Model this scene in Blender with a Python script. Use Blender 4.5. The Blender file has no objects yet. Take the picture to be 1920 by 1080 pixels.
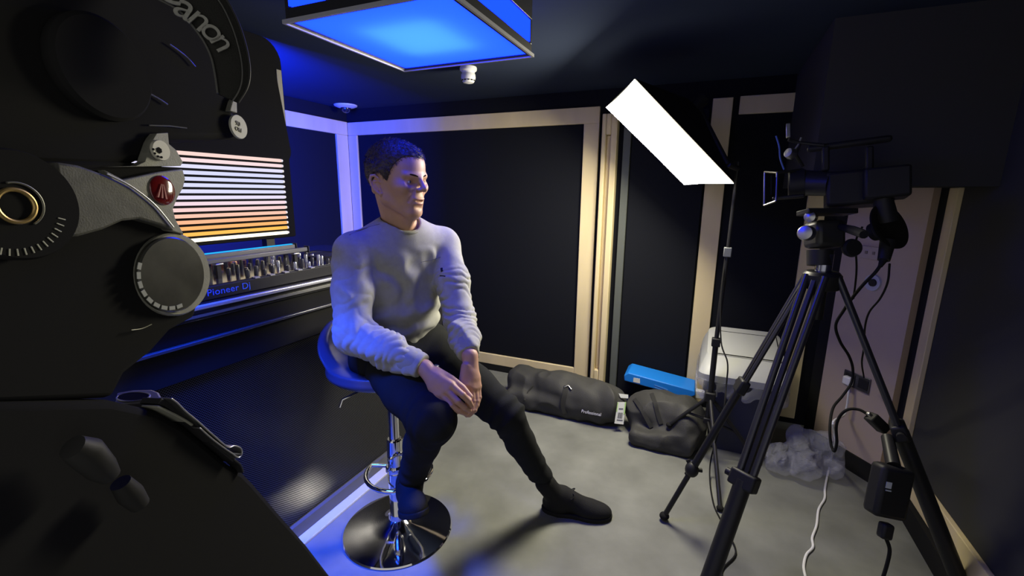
import bpy, bmesh, math, random
import numpy as np
from mathutils import Vector, Matrix, Euler
random.seed(7); rng = np.random.default_rng(7)
S = bpy.context.scene
COL = S.collection

# ------------------------------------------------------------------ camera
F = 850.0
CAM = np.array([0.0, 0.0, 1.35])
YAW, PITCH, ROLL = [math.radians(v) for v in (23.55, 11.85, 0.63)]
FW = np.array([-math.sin(YAW)*math.cos(PITCH), math.cos(YAW)*math.cos(PITCH), -math.sin(PITCH)])
_r = np.array([math.cos(YAW), math.sin(YAW), 0.0]); _u = np.cross(_r, FW)
RT = _r*math.cos(ROLL) + _u*math.sin(ROLL)
UP = -_r*math.sin(ROLL) + _u*math.cos(ROLL)
cam_data = bpy.data.cameras.new('camera'); cam = bpy.data.objects.new('camera', cam_data); COL.objects.link(cam)
cam_data.sensor_width = 36; cam_data.lens = F/1920*36; cam_data.clip_start = 0.02
cam.matrix_world = Matrix(((RT[0], UP[0], -FW[0], CAM[0]), (RT[1], UP[1], -FW[1], CAM[1]), (RT[2], UP[2], -FW[2], CAM[2]), (0, 0, 0, 1)))
S.camera = cam

# ------------------------------------------------------------------ world, exposure
S.view_settings.view_transform = 'Standard'; S.view_settings.look = 'None'
S.view_settings.exposure = 0.0; S.view_settings.gamma = 1.0; S.view_settings.use_curve_mapping = False
S.cycles.use_denoising = True
S.cycles.max_bounces = 6; S.cycles.caustics_reflective = False; S.cycles.caustics_refractive = False; S.cycles.diffuse_bounces = 3; S.cycles.sample_clamp_indirect = 4.0
world = bpy.data.worlds.new('world'); S.world = world; world.use_nodes = True
world.node_tree.nodes['Background'].inputs[0].default_value = (1.0, 0.97, 0.93, 1)
world.node_tree.nodes['Background'].inputs[1].default_value = 0.47      # ambient fill through the open side, added to lift the blacks

def lamp(name, kind, loc, target, energy, color, **kw):
    d = bpy.data.lights.new(name, kind); d.energy = energy; d.color = color
    for k, v in kw.items(): setattr(d, k, v)
    o = bpy.data.objects.new(name, d); COL.objects.link(o); o.location = loc
    o.rotation_euler = (Vector(target)-Vector(loc)).to_track_quat('-Z', 'Y').to_euler()
    return o
BLUE = (0.012, 0.07, 1.0)
SOFT_L = 68.0          # radiance of the softbox cloth
PANE_B = 11.0           # radiance of the ceiling light box panes
lamp('blue_fill_spot', 'SPOT', (-1.12, 0.42, 1.94), (-1.16, 1.02, 0.0), 800, (0.008, 0.07, 1.0), spot_size=math.radians(44), spot_blend=0.9, shadow_soft_size=0.22)  # unseen blue spot added to colour the floor round the stool

# ------------------------------------------------------------------ helpers
def ray(px, py): return (px-960)/F*RT + (540-py)/F*UP + FW
def P(px, py, d): return CAM + d*ray(px, py)                 # point at optical depth d
def on(px, py, ax, v):                                       # point on an axis-aligned plane
    r = ray(px, py); return CAM + r*((v-CAM[ax])/r[ax])
def nrm(v): v = np.asarray(v, float); return v/(np.linalg.norm(v)+1e-12)

def hexc(h):
    c = [int(h[i:i+2], 16)/255 for i in (0, 2, 4)]
    return tuple(x/12.92 if x <= .04045 else ((x+.055)/1.055)**2.4 for x in c)
def mat(name, color, rough=0.6, metal=0.0, spec=0.3, noise=0.0, nscale=8.0, bump=0.0, bscale=60.0, emit=None, estr=1.0, stretch=None, alpha=1.0, coat=0.0, sheen=0.0):
    m = bpy.data.materials.new(name); m.use_nodes = True
    nt = m.node_tree; b = nt.nodes['Principled BSDF']
    b.inputs['Base Color'].default_value = (*color, 1); b.inputs['Roughness'].default_value = rough
    b.inputs['Metallic'].default_value = metal; b.inputs['Specular IOR Level'].default_value = spec
    b.inputs['Coat Weight'].default_value = coat; b.inputs['Sheen Weight'].default_value = sheen
    if alpha < 1: b.inputs['Alpha'].default_value = alpha
    if emit: b.inputs['Emission Color'].default_value = (*emit, 1); b.inputs['Emission Strength'].default_value = estr
    if noise or bump:
        tc = nt.nodes.new('ShaderNodeTexCoord'); mp = nt.nodes.new('ShaderNodeMapping')
        nt.links.new(tc.outputs['Object'], mp.inputs[0])
        if stretch: mp.inputs['Scale'].default_value = stretch
    if noise:
        n = nt.nodes.new('ShaderNodeTexNoise'); n.inputs['Scale'].default_value = nscale; n.inputs['Detail'].default_value = 6
        nt.links.new(mp.outputs[0], n.inputs['Vector'])
        r = nt.nodes.new('ShaderNodeMapRange'); r.inputs['From Min'].default_value = .3; r.inputs['From Max'].default_value = .7
        r.inputs['To Min'].default_value = 1-noise; r.inputs['To Max'].default_value = 1+noise
        nt.links.new(n.outputs['Fac'], r.inputs[0])
        mx = nt.nodes.new('ShaderNodeVectorMath'); mx.operation = 'SCALE'; mx.inputs[0].default_value = color
        nt.links.new(r.outputs[0], mx.inputs['Scale']); nt.links.new(mx.outputs[0], b.inputs['Base Color'])
    if bump:
        n = nt.nodes.new('ShaderNodeTexNoise'); n.inputs['Scale'].default_value = bscale; n.inputs['Detail'].default_value = 5
        nt.links.new(mp.outputs[0], n.inputs['Vector'])
        bp = nt.nodes.new('ShaderNodeBump'); bp.inputs['Strength'].default_value = bump; bp.inputs['Distance'].default_value = 0.004
        nt.links.new(n.outputs['Fac'], bp.inputs['Height']); nt.links.new(bp.outputs[0], b.inputs['Normal'])
    return m
def emat(name, color, strength):
    m = bpy.data.materials.new(name); m.use_nodes = True; nt = m.node_tree; nt.nodes.clear()
    o = nt.nodes.new('ShaderNodeOutputMaterial'); e = nt.nodes.new('ShaderNodeEmission')
    e.inputs[0].default_value = (*color, 1); e.inputs[1].default_value = strength
    nt.links.new(e.outputs[0], o.inputs[0]); return m

class MB:
    """collects shapes in world coordinates, builds ONE mesh object"""
    def __init__(s): s.v = []; s.f = []
    def add(s, v, f):
        n = len(s.v); s.v += [tuple(map(float, p)) for p in v]; s.f += [tuple(i+n for i in q) for q in f]; return s
    def box(s, c, size, ax=None):
        X, Y, Z = ax if ax is not None else np.eye(3)
        X, Y, Z = [np.asarray(a, float) for a in (X, Y, Z)]; c = np.asarray(c, float)
        v = [c + X*i*size[0]/2 + Y*j*size[1]/2 + Z*k*size[2]/2 for k in (-1, 1) for j in (-1, 1) for i in (-1, 1)]
        return s.add(v, [(0, 2, 3, 1), (4, 5, 7, 6), (0, 1, 5, 4), (2, 6, 7, 3), (0, 4, 6, 2), (1, 3, 7, 5)])
    def bb(s, lo, hi): lo = np.array(lo, float); hi = np.array(hi, float); return s.box((lo+hi)/2, hi-lo)
    def prism(s, pts, ext):
        n = len(pts); e = np.asarray(ext, float); pts = [np.asarray(p, float) for p in pts]
        c = sum(pts)/n; a = sum((np.cross(pts[i]-c, pts[(i+1) % n]-c) for i in range(n)), np.zeros(3))
        if a @ e > 0: pts = pts[::-1]
        v = pts + [p+e for p in pts]
        return s.add(v, [tuple(range(n)), tuple(range(2*n-1, n-1, -1))] + [(i, i+n, (i+1) % n+n, (i+1) % n) for i in range(n)])
    def tube(s, pts, r, n=10, closed=False, cap=True):
        pts = [np.asarray(p, float) for p in pts]; m = len(pts)
        rs = r if hasattr(r, '__len__') else [r]*m
        up = None; rings = []
        for i, p in enumerate(pts):
            a = pts[i-1] if (i > 0 or closed) else p; b = pts[(i+1) % m] if (i < m-1 or closed) else p
            t = nrm(b-a)
            if up is None: up = nrm(np.cross(t, (0, 0, 1) if abs(t[2]) < .9 else (1, 0, 0)))
            up = nrm(up - t*(up @ t)); w = np.cross(t, up)
            rings.append([p + rs[i]*(up*math.cos(2*math.pi*k/n) + w*math.sin(2*math.pi*k/n)) for k in range(n)])
        v = [q for R in rings for q in R]; f = []
        for i in range(m if closed else m-1):
            j = (i+1) % m
            f += [(i*n+k, i*n+(k+1) % n, j*n+(k+1) % n, j*n+k) for k in range(n)]
        if cap and not closed: f += [tuple(range(n-1, -1, -1)), tuple((m-1)*n+k for k in range(n))]
        return s.add(v, f)
    def cyl(s, a, b, r, r2=None, n=24): return s.tube([a, b], [r, r if r2 is None else r2], n)
    def lathe(s, prof, c, axis=(0, 0, 1), n=48):
        """prof: list of (radius, height) along axis from c"""
        z = nrm(axis); x = nrm(np.cross(z, (0, 1, 0) if abs(z[1]) < .9 else (1, 0, 0))); y = np.cross(z, x); c = np.asarray(c, float)
        v = []; f = []
        for r, h in prof: v += [c + z*h + max(r, 1e-5)*(x*math.cos(2*math.pi*k/n) + y*math.sin(2*math.pi*k/n)) for k in range(n)]
        for i in range(len(prof)-1): f += [(i*n+k, i*n+(k+1) % n, (i+1)*n+(k+1) % n, (i+1)*n+k) for k in range(n)]
        f += [tuple(range(n-1, -1, -1)), tuple((len(prof)-1)*n+k for k in range(n))]
        return s.add(v, f)
    def ell(s, c, r, ax=None, n=20):
        X, Y, Z = ax if ax is not None else np.eye(3); v = []; f = []; c = np.asarray(c, float)
        m = n//2
        for i in range(m+1):
            t = math.pi*i/m
            for k in range(n):
                a = 2*math.pi*k/n; v.append(c + np.asarray(X)*r[0]*math.sin(t)*math.cos(a) + np.asarray(Y)*r[1]*math.sin(t)*math.sin(a) + np.asarray(Z)*r[2]*math.cos(t))
        for i in range(m): f += [(i*n+k, (i+1)*n+k, (i+1)*n+(k+1) % n, i*n+(k+1) % n) for k in range(n)]
        return s.add(v, f)
    def build(s, name, m, parent=None, bevel=0.0, angle=35, flat=False, sub=0): return mesh_obj(name, s.v, s.f, m, parent, bevel, angle, flat, sub)

def origin_of(o):
    z = np.zeros(3)
    while o is not None: z = z + np.array(o.location); o = o.parent
    return z
def mesh_obj(name, v, f, m, parent=None, bevel=0.0, angle=35, flat=False, sub=0, loc=None):
    v = np.asarray(v, float).reshape(-1, 3)
    if loc is None:
        if parent is None: loc = np.array([(v[:, 0].min()+v[:, 0].max())/2, (v[:, 1].min()+v[:, 1].max())/2, v[:, 2].min()])
        else: loc = (v.min(0)+v.max(0))/2
    me = bpy.data.meshes.new(name); me.from_pydata((v-loc).tolist(), [], f if isinstance(f, list) else f.tolist()); me.validate(); me.update()
    bm = bmesh.new(); bm.from_mesh(me); bmesh.ops.recalc_face_normals(bm, faces=bm.faces); bm.to_mesh(me); bm.free()
    if not flat:
        me.polygons.foreach_set('use_smooth', [True]*len(me.polygons)); me.set_sharp_from_angle(angle=math.radians(angle))
    me.materials.append(m)
    o = bpy.data.objects.new(name, me); COL.objects.link(o)
    o.location = loc - (origin_of(parent) if parent is not None else 0)
    if parent is not None: o.parent = parent
    if bevel:
        b = o.modifiers.new('bevel', 'BEVEL'); b.width = bevel; b.segments = 2; b.limit_method = 'ANGLE'; b.angle_limit = math.radians(40)
    if sub: q = o.modifiers.new('sub', 'SUBSURF'); q.levels = sub; q.render_levels = sub
    return o
def thing(name, label, cat, loc, group=None):
    o = bpy.data.objects.new(name, None); COL.objects.link(o); o.location = tuple(map(float, loc)); o.empty_display_size = .05
    return tag(o, label, cat, group)
def tag(o, label, cat, group=None, kind=None):
    o['label'] = label; o['category'] = cat
    if group: o['group'] = group
    if kind: o['kind'] = kind
    return o
def struct(o): o['kind'] = 'structure'; return o
def smooth_path(pts, n=8):
    pts = [np.asarray(p, float) for p in pts]; q = [2*pts[0]-pts[1]] + pts + [2*pts[-1]-pts[-2]]; out = []
    for i in range(1, len(q)-2):
        for k in range(n):
            t = k/n; a, b, c, d = q[i-1:i+3]
            out.append(.5*((2*b) + (c-a)*t + (2*a-5*b+4*c-d)*t*t + (3*b-a-3*c+d)*t**3))
    out.append(pts[-1]); return out
def text_obj(name, body, center, xdir, ydir, size, m, parent, ext=0.0006, shear=0.0, spacing=1.0, width=None):
    c = bpy.data.curves.new('t', 'FONT'); c.body = body; c.size = size; c.extrude = ext; c.align_x = 'CENTER'; c.align_y = 'CENTER'; c.shear = shear; c.space_character = spacing
    t = bpy.data.objects.new('t', c); COL.objects.link(t)
    me = bpy.data.meshes.new_from_object(t.evaluated_get(bpy.context.evaluated_depsgraph_get())); bpy.data.objects.remove(t)
    X = nrm(xdir); Z = nrm(np.cross(X, ydir)); Y = np.cross(Z, X); k = 1.0
    co = np.array([v.co[:] for v in me.vertices])
    if width: k = width/(co[:, 0].max()-co[:, 0].min())
    v = [np.asarray(center, float) + X*p[0]*k + Y*p[1] + Z*p[2] for p in co]
    f = [tuple(q.vertices) for q in me.polygons]; bpy.data.meshes.remove(me)
    return mesh_obj(name, v, f, m, parent, flat=True)

# ------------------------------------------------------------------ signed distance modelling (organic shapes)
class Field:
    def __init__(s, lo, hi, h):
        s.lo = np.array(lo, np.float32); s.h = h; n = np.ceil((np.array(hi)-s.lo)/h).astype(int)+1; s.n = n
        ax = [s.lo[i] + h*np.arange(n[i], dtype=np.float32) for i in range(3)]
        s.X, s.Y, s.Z = np.meshgrid(*ax, indexing='ij', sparse=True); s.d = np.full(n, 10., np.float32)
    def cone(s, a, b, r1, r2):
        a = np.asarray(a, np.float32); b = np.asarray(b, np.float32); ba = b-a; L = float(ba @ ba)+1e-12
        x, y, z = s.X-a[0], s.Y-a[1], s.Z-a[2]
        t = np.clip((x*ba[0]+y*ba[1]+z*ba[2])/L, 0, 1)
        return np.sqrt((x-t*ba[0])**2 + (y-t*ba[1])**2 + (z-t*ba[2])**2) - (r1+(r2-r1)*t)
    def ell(s, c, r, ax=None):
        x, y, z = s.X-c[0], s.Y-c[1], s.Z-c[2]
        if ax is not None: x, y, z = [x*a[0]+y*a[1]+z*a[2] for a in ax]
        k0 = np.sqrt((x/r[0])**2+(y/r[1])**2+(z/r[2])**2); k1 = np.sqrt((x/r[0]**2)**2+(y/r[1]**2)**2+(z/r[2]**2)**2)
        return (k0*(k0-1)/(k1+1e-9)).astype(np.float32)
    def box(s, c, hs, ax, rd):
        x, y, z = s.X-c[0], s.Y-c[1], s.Z-c[2]; q = [np.abs(x*a[0]+y*a[1]+z*a[2])-h+rd for a, h in zip(ax, hs)]
        return np.sqrt(sum(np.maximum(k, 0)**2 for k in q)) + np.minimum(np.maximum(np.maximum(q[0], q[1]), q[2]), 0) - rd
    def plane(s, p, n): n = nrm(n); return (s.X-p[0])*n[0] + (s.Y-p[1])*n[1] + (s.Z-p[2])*n[2]
    def u(s, e, k=0.0):
        if k: h = np.clip(.5+.5*(s.d-e)/k, 0, 1); s.d = s.d*(1-h)+e*h - k*h*(1-h)
        else: s.d = np.minimum(s.d, e)
    def sub(s, e, k=0.0):
        if k: h = np.clip(.5-.5*(s.d+e)/k, 0, 1); s.d = s.d*(1-h)-e*h + k*h*(1-h)
        else: s.d = np.maximum(s.d, -e)
    def inter(s, e, k=0.0):
        if k: h = np.clip(.5-.5*(s.d-e)/k, 0, 1); s.d = s.d*(1-h)+e*h + k*h*(1-h)
        else: s.d = np.maximum(s.d, e)
    def mesh(s):
        d = s.d; neg = d < 0; nx, ny, nz = d.shape
        c = np.zeros((nx-1, ny-1, nz-1), np.int8)
        for i in (0, 1):
            for j in (0, 1):
                for k in (0, 1): c += neg[i:nx-1+i, j:ny-1+j, k:nz-1+k]
        act = np.argwhere((c > 0) & (c < 8)); idx = np.full(c.shape, -1, np.int64); idx[tuple(act.T)] = np.arange(len(act))
        acc = np.zeros((len(act), 3)); cnt = np.zeros(len(act))
        cor = [(i, j, k) for i in (0, 1) for j in (0, 1) for k in (0, 1)]
        for p in cor:
            for a in range(3):
                if p[a]: continue
                q = list(p); q[a] = 1
                dp = d[tuple((act+p).T)]; dq = d[tuple((act+q).T)]; cr = (dp < 0) != (dq < 0)
                t = np.where(cr, dp/(dp-dq+1e-20), 0)[:, None]
                acc += cr[:, None]*(np.array(p)+t*(np.array(q)-np.array(p))); cnt += cr
        v = s.lo + s.h*(act + acc/cnt[:, None]); faces = []
        for a in range(3):
            b, e = (a+1) % 3, (a+2) % 3
            sl = [slice(None)]*3; s2 = [slice(None)]*3; sl[a] = slice(0, -1); s2[a] = slice(1, None)
            cr = np.argwhere(neg[tuple(sl)] != neg[tuple(s2)])
            cr = cr[(cr[:, b] > 0) & (cr[:, e] > 0) & (cr[:, b] < d.shape[b]-1) & (cr[:, e] < d.shape[e]-1)]
            if not len(cr): continue
            fl = neg[tuple(cr.T)]; o = []
            for db, de in ((-1, -1), (0, -1), (0, 0), (-1, 0)):
                q = cr.copy(); q[:, b] += db; q[:, e] += de; o.append(idx[tuple(q.T)])
            o = np.stack(o, 1); o[~fl] = o[~fl][:, ::-1]; faces.append(o)
        return v, np.concatenate(faces)
def wob(X, Y, Z, fr, seed=0):
    """cheap smooth pseudo noise, about -1..1"""
    r = np.random.default_rng(seed); out = 0
    for i in range(4):
        a = r.normal(size=3); a = a/np.linalg.norm(a)*fr*(1+.5*i); b = r.normal(size=3)*fr*.7
        out = out + np.sin(a[0]*X+a[1]*Y+a[2]*Z + 1.3*np.sin(b[0]*X+b[1]*Y+b[2]*Z+r.uniform(0, 6)) + r.uniform(0, 6))/(1+.4*i)
    return out/2.6

# ------------------------------------------------------------------ materials
BLK = mat('black_paint', (.020, .020, .020), .95, spec=0)
BLKM = mat('black_anodised_metal', (.018, .018, .019), .42, spec=.3)
BLKP = mat('black_plastic', (.018, .018, .019), .5, spec=.25)
RUB = mat('black_rubber', (.016, .016, .016), .9, spec=.1)
FABP = mat('black_panel_fabric', (.013, .014, .018), .95, spec=0, bump=.3, bscale=500)
WOOD = mat('birch_wood', (.72, .60, .36), .55, spec=.25, noise=.10, nscale=5, stretch=(1, 1, .25), bump=.05)
CHROME = mat('chrome', (.75, .75, .77), .06, metal=1)
STEEL = mat('brushed_steel', (.5, .5, .5), .35, metal=1)
ALU = mat('pale_aluminium', (.62, .62, .64), .35, metal=.6, spec=.5)
WHT = mat('white_plastic', (.75, .75, .74), .4, spec=.4)
SHADEB = mat('lifted_black_paint', (.055, .055, .055), .95, spec=0)  # lighter black for surfaces the softbox misses, lifts their shade
BEIGE = mat('beige_wall_paint', (.46, .37, .31), .9, spec=.1, noise=.04, nscale=3)
FLOORM = mat('grey_vinyl_floor', (.185, .19, .172), .5, spec=.25, noise=.22, nscale=5, bump=.06, bscale=30)
CEIL = mat('dark_ceiling_paint', (.035, .045, .075), .95, spec=0)

# ------------------------------------------------------------------ the room
ZC = 1.99; XL = -2.76; YB = 2.98
struct(MB().bb((-3.0, -1.2, -.05), (1.2, 3.2, 0)).build('floor', FLOORM, flat=True))
struct(MB().bb((-3.0, -.2, ZC), (1.2, 3.2, ZC+.1)).build('ceiling', CEIL, flat=True))
struct(MB().bb((XL-.12, -.2, 0), (XL-.02, 3.1, ZC)).build('wall_left', FABP, flat=True))
struct(MB().bb((XL-.12, YB+.02, 0), (1.1, YB+.12, ZC)).build('wall_back', FABP, flat=True))
struct(MB().bb((.90, .2, 0), (1.0, 2.60, ZC)).build('wall_right', SHADEB, flat=True))
# frames of pale wood round the black panels
def frame(n, boxes):
    m = MB()
    for lo, hi in boxes: m.bb(lo, hi)
    return struct(m.build('trim_%d' % n, WOOD, bevel=.003))
frame(1, [((XL-.02, 1.2, 1.788), (XL, YB, 1.892)), ((XL-.02, 2.86, .05), (XL, YB, 1.788)), ((XL-.02, 1.2, .05), (XL, 2.86, .13))])
frame(2, [((XL, YB, 1.788), (-.71, YB+.02, 1.888)), ((XL, YB, .13), (XL+.087, YB+.02, 1.788)), ((-.81, YB, .05), (-.71, YB+.02, 1.788)), ((XL, YB, .05), (-.81, YB+.02, .13))])
frame(3, [((-.06, YB, .04), (.046, YB+.02, 1.89))])
frame(4, [((.08, YB, 1.797), (.56, YB+.02, 1.893)), ((.47, YB, .04), (.56, YB+.02, 1.797))])
frame(5, [((.88, 2.39, .21), (.90, 2.49, 1.39)), ((.88, .6, .09), (.90, 2.49, .21))])
struct(MB().bb((.858, .6, 0), (.90, 2.5, .09)).build('baseboard_right', BLK))
struct(MB().bb((XL, YB, 0), (-.71, YB+.015, .05)).build('baseboard_back', BLK))
struct(MB().bb((XL-.016, 1.2, 0), (XL, YB, .05)).build('baseboard_left', BLK))
# diagonal beige wall in the right corner
a0 = np.array([.737, 2.593, 0]); dw = np.array([math.cos(math.radians(-54)), math.sin(math.radians(-54)), 0]); nw = np.array([-dw[1], dw[0], 0]); nw = nw if nw[0] < 0 else -nw
def on_diag(px, py, off=0.0):
    r = ray(px, py); t = ((a0+nw*off-CAM) @ nw)/(r @ nw); return CAM+r*t
p0 = on_diag(1546, 680); p1 = on_diag(1701, 610)
p0[2] = 0; p1[2] = 0
struct(MB().prism([p0, p1, p1+(0, 0, 1.39), p0+(0, 0, 1.39)], -nw*.06).build('wall_corner', BEIGE, flat=True))
struct(MB().prism([p0-dw*.02, p1+dw*.01, p1+dw*.01+(0, 0, .09), p0-dw*.02+(0, 0, .09)], nw*.012).build('baseboard_corner', BLK))
q0 = p0-dw*.10; q1 = p1+dw*.10
struct(MB().prism([q0-nw*.04, q1-nw*.04, q1-nw*.04+(0, 0, ZC), q0-nw*.04+(0, 0, ZC)], -nw*.06).build('trim_6', BLK, flat=True))
struct(MB().bb((.345, 2.15, 1.39), (.96, YB+.02, ZC)).build('trim_7', SHADEB, flat=True))         # black box added over the corner to darken the wall above
# beside the first panel: black door with a pale pull board
d1 = struct(MB().bb((-.50, YB-.012, .01), (-.07, YB+.02, 1.84)).build('door_1', FABP, bevel=.004))
pb = struct(MB().bb((-.682, YB-.045, .03), (-.655, YB+.02, 1.835)).bb((-.625, YB-.045, .03), (-.585, YB+.02, 1.835)).bb((-.655, YB-.045, .03), (-.625, YB+.02, .16))
            .bb((-.655, YB-.045, 1.71), (-.625, YB+.02, 1.835)).bb((-.655, YB-.01, .16), (-.625, YB+.02, 1.71)).build('trim_8', WOOD, bevel=.006))
struct(MB().bb((-.55, YB-.02, .03), (-.505, YB+.02, 1.86)).build('trim_9', mat('grey_green_door_jamb', (.10, .11, .10), .7), bevel=.002))
# ceiling step left of the light box
struct(MB().bb((XL, .93, ZC-.035), (-1.16, .99, ZC)).build('trim_10', ALU, bevel=.003))

# ------------------------------------------------------------------ ceiling light box
bx0, bx1, by0, by1, bz = -1.12, -.605, 1.0, 1.53, 1.80
lb = thing('ceiling_light_box', 'square blue glowing light box with black edges hanging from the ceiling', 'ceiling light', ((bx0+bx1)/2, (by0+by1)/2, bz))
m = MB()
for (lo, hi) in [((bx0, by0, bz), (bx0+.012, by1, bz+.035)), ((bx1-.012, by0, bz), (bx1, by1, bz+.035)), ((bx0+.012, by0, bz), (bx1-.012, by0+.012, bz+.035)), ((bx0+.012, by1-.012, bz), (bx1-.012, by1, bz+.035)),
                 ((bx0, by0, bz+.11), (bx1, by1, ZC-.001))]: m.bb(lo, hi)
for x in (bx0, bx1-.012):
    for y in (by0, by1-.012): m.bb((x, y, bz+.035), (x+.012, y+.012, bz+.11))
m.build('housing', BLKM, lb, bevel=.001)
m = MB(); t = .007
for (lo, hi) in [((bx0-t, by0-t, bz-.004), (bx0, by1+t, bz+.006)), ((bx1, by0-t, bz-.004), (bx1+t, by1+t, bz+.006)), ((bx0, by0-t, bz-.004), (bx1, by0, bz+.006)), ((bx0, by1, bz-.004), (bx1, by1+t, bz+.006))]: m.bb(lo, hi)
m.build('edge_trim', ALU, lb)
PANE = bpy.data.materials.new('frosted_blue_pane'); PANE.use_nodes = True
nt = PANE.node_tree; nt.nodes.clear(); o_ = nt.nodes.new('ShaderNodeOutputMaterial'); e_ = nt.nodes.new('ShaderNodeEmission'); t_ = nt.nodes.new('ShaderNodeBsdfTranslucent'); a_ = nt.nodes.new('ShaderNodeAddShader')
e_.inputs[0].default_value = (.002, .012, 1, 1); e_.inputs[1].default_value = PANE_B; t_.inputs[0].default_value = (.75, .8, .85, 1)
nt.links.new(e_.outputs[0], a_.inputs[0]); nt.links.new(t_.outputs[0], a_.inputs[1]); nt.links.new(a_.outputs[0], o_.inputs[0])
MB().add([(bx0+.012, by0+.012, bz+.004), (bx1-.012, by0+.012, bz+.004), (bx1-.012, by1-.012, bz+.004), (bx0+.012, by1-.012, bz+.004)], [(0, 1, 2, 3)]).build('diffuser_pane', PANE, lb, flat=True)
MB().bb((bx0+.13, by0+.13, bz+.052), (bx1-.13, by1-.13, bz+.062)).build('light_source', emat('cool_led_plate', (.10, .42, 1), 1.1), lb, flat=True)
SIDEP = emat('blue_side_pane_glow', (.002, .014, 1), 8.0)
for (lo, hi) in [((bx0+.001, by0+.013, bz+.04), (bx0+.006, by1-.013, bz+.105)), ((bx1-.006, by0+.013, bz+.04), (bx1-.001, by1-.013, bz+.105)), ((bx0+.013, by0+.001, bz+.04), (bx1-.013, by0+.006, bz+.105)), ((bx0+.013, by1-.006, bz+.04), (bx1-.013, by1-.001, bz+.105))]:
    MB().bb(lo, hi).build('side_pane', SIDEP, lb, flat=True)

# smoke detector, dome camera
c = on(878, 126, 2, ZC)
sd = thing('smoke_detector', 'white round smoke detector on the ceiling just behind the light box', 'smoke detector', (c[0], c[1], ZC-.09))
MB().lathe([(.0, 0), (.043, 0), (.045, -.006), (.044, -.016), (.034, -.024), (.033, -.032)], c).build('base', WHT, sd)
MB().lathe([(.034, -.032), (.037, -.036), (.038, -.052), (.034, -.066), (.027, -.076), (.012, -.080), (0, -.081)], c).build('sensor_head', WHT, sd)
m = MB()
for k in range(12):
    a = 2*math.pi*k/12; m.box(c+(.0345*math.cos(a), .0345*math.sin(a), -.066), (.003, .011, .005), [(math.cos(a), math.sin(a), 0), (-math.sin(a), math.cos(a), 0), (0, 0, 1)])
m.build('vent_slot', BLK, sd)
c = on(648, 197, 2, ZC)
dc = thing('dome_camera', 'small white ceiling dome camera near the far left corner', 'security camera', (c[0], c[1], ZC-.06))
MB().lathe([(0, 0), (.085, 0), (.083, -.008), (.06, -.018), (.04, -.022)], c).build('mounting_ring', WHT, dc)
MB().lathe([(.038, -.02), (.038, -.032), (.030, -.046), (.016, -.055), (0, -.058)], c).build('dome', mat('smoked_glass', (.02, .02, .03), .1, spec=.8), dc)

# ------------------------------------------------------------------ counter with perforated front
XF = -1.37
ct = thing('studio_counter', 'long black studio counter with a perforated metal front and pale edge', 'counter', (-1.8, 1.0, 0))
GLOSS = mat('black_counter_top', (.02, .02, .022), .25, spec=.4)
MB().bb((-2.30, -.15, .965), (XF-.012, 2.2, 1.008)).build('worktop', GLOSS, ct, bevel=.003)
MB().bb((XF-.012, -.15, .998), (XF, 2.2, 1.012)).build('edge_trim', ALU, ct, bevel=.004)
MB().bb((XF-.012, -.15, .976), (XF-.004, 2.2, .984)).build('lower_edge_strip', mat('dull_steel_strip', (.3, .3, .27), .4, metal=.7), ct)
MB().bb((-2.28, -.14, .795), (XF-.02, 2.19, .964)).build('fascia', BLK, ct)
MB().bb((XF-.02, -.14, .896), (XF-.004, 2.19, .906)).build('ledge_strip', mat('satin_black_ledge', (.10, .10, .11), .22, metal=.5, spec=.6), ct, bevel=.002)
MB().bb((-2.28, -.14, .06), (XF-.05, 2.19, .795)).build('carcass', BLK, ct)
MESHM = bpy.data.materials.new('perforated_steel'); MESHM.use_nodes = True; nt = MESHM.node_tree; b = nt.nodes['Principled BSDF']
tc = nt.nodes.new('ShaderNodeTexCoord'); sp = nt.nodes.new('ShaderNodeSeparateXYZ'); nt.links.new(tc.outputs['Object'], sp.inputs[0])
def mth(op, a, b_=None, nt=nt):
    n = nt.nodes.new('ShaderNodeMath'); n.operation = op
    for i, x in enumerate((a, b_)):
        if x is None: continue
        if isinstance(x, (int, float)): n.inputs[i].default_value = x
        else: nt.links.new(x, n.inputs[i])
    return n.outputs[0]
k = 2*math.pi/.0085
row = mth('MULTIPLY', sp.outputs['Z'], k/2); colm = mth('MULTIPLY', sp.outputs['Y'], k/2)
dots = mth('MULTIPLY', mth('SINE', mth('ADD', row, colm)), mth('SINE', mth('SUBTRACT', row, colm)))
hole = mth('GREATER_THAN', mth('ABSOLUTE', dots), .42)
mx = nt.nodes.new('ShaderNodeMix'); mx.data_type = 'RGBA'; nt.links.new(hole, mx.inputs['Factor']); mx.inputs['A'].default_value = (.09, .09, .10, 1); mx.inputs['B'].default_value = (.004, .004, .004, 1)
nt.links.new(mx.outputs['Result'], b.inputs['Base Color']); b.inputs['Metallic'].default_value = .7; b.inputs['Roughness'].default_value = .33
nt.links.new(mth('SUBTRACT', .5, mth('MULTIPLY', hole, .5)), b.inputs['Specular IOR Level'])
nt.links.new(mth('MULTIPLY', mth('SUBTRACT', 1.0, hole), .75), b.inputs['Metallic'])
MB().bb((XF-.05, -.14, .07), (XF-.03, 2.19, .79)).build('perforated_front', MESHM, ct, flat=True)
MB().bb((XF-.05, -.14, 0), (XF-.012, 2.19, .062)).build('plinth', mat('slate_plinth', (.10, .10, .11), .5), ct)
MB().bb((XF-.012, -.14, 0), (XF+.036, 2.22, .011)).build('floor_strip', mat('pale_floor_strip', (.55, .55, .55), .4), ct, bevel=.002)

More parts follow.
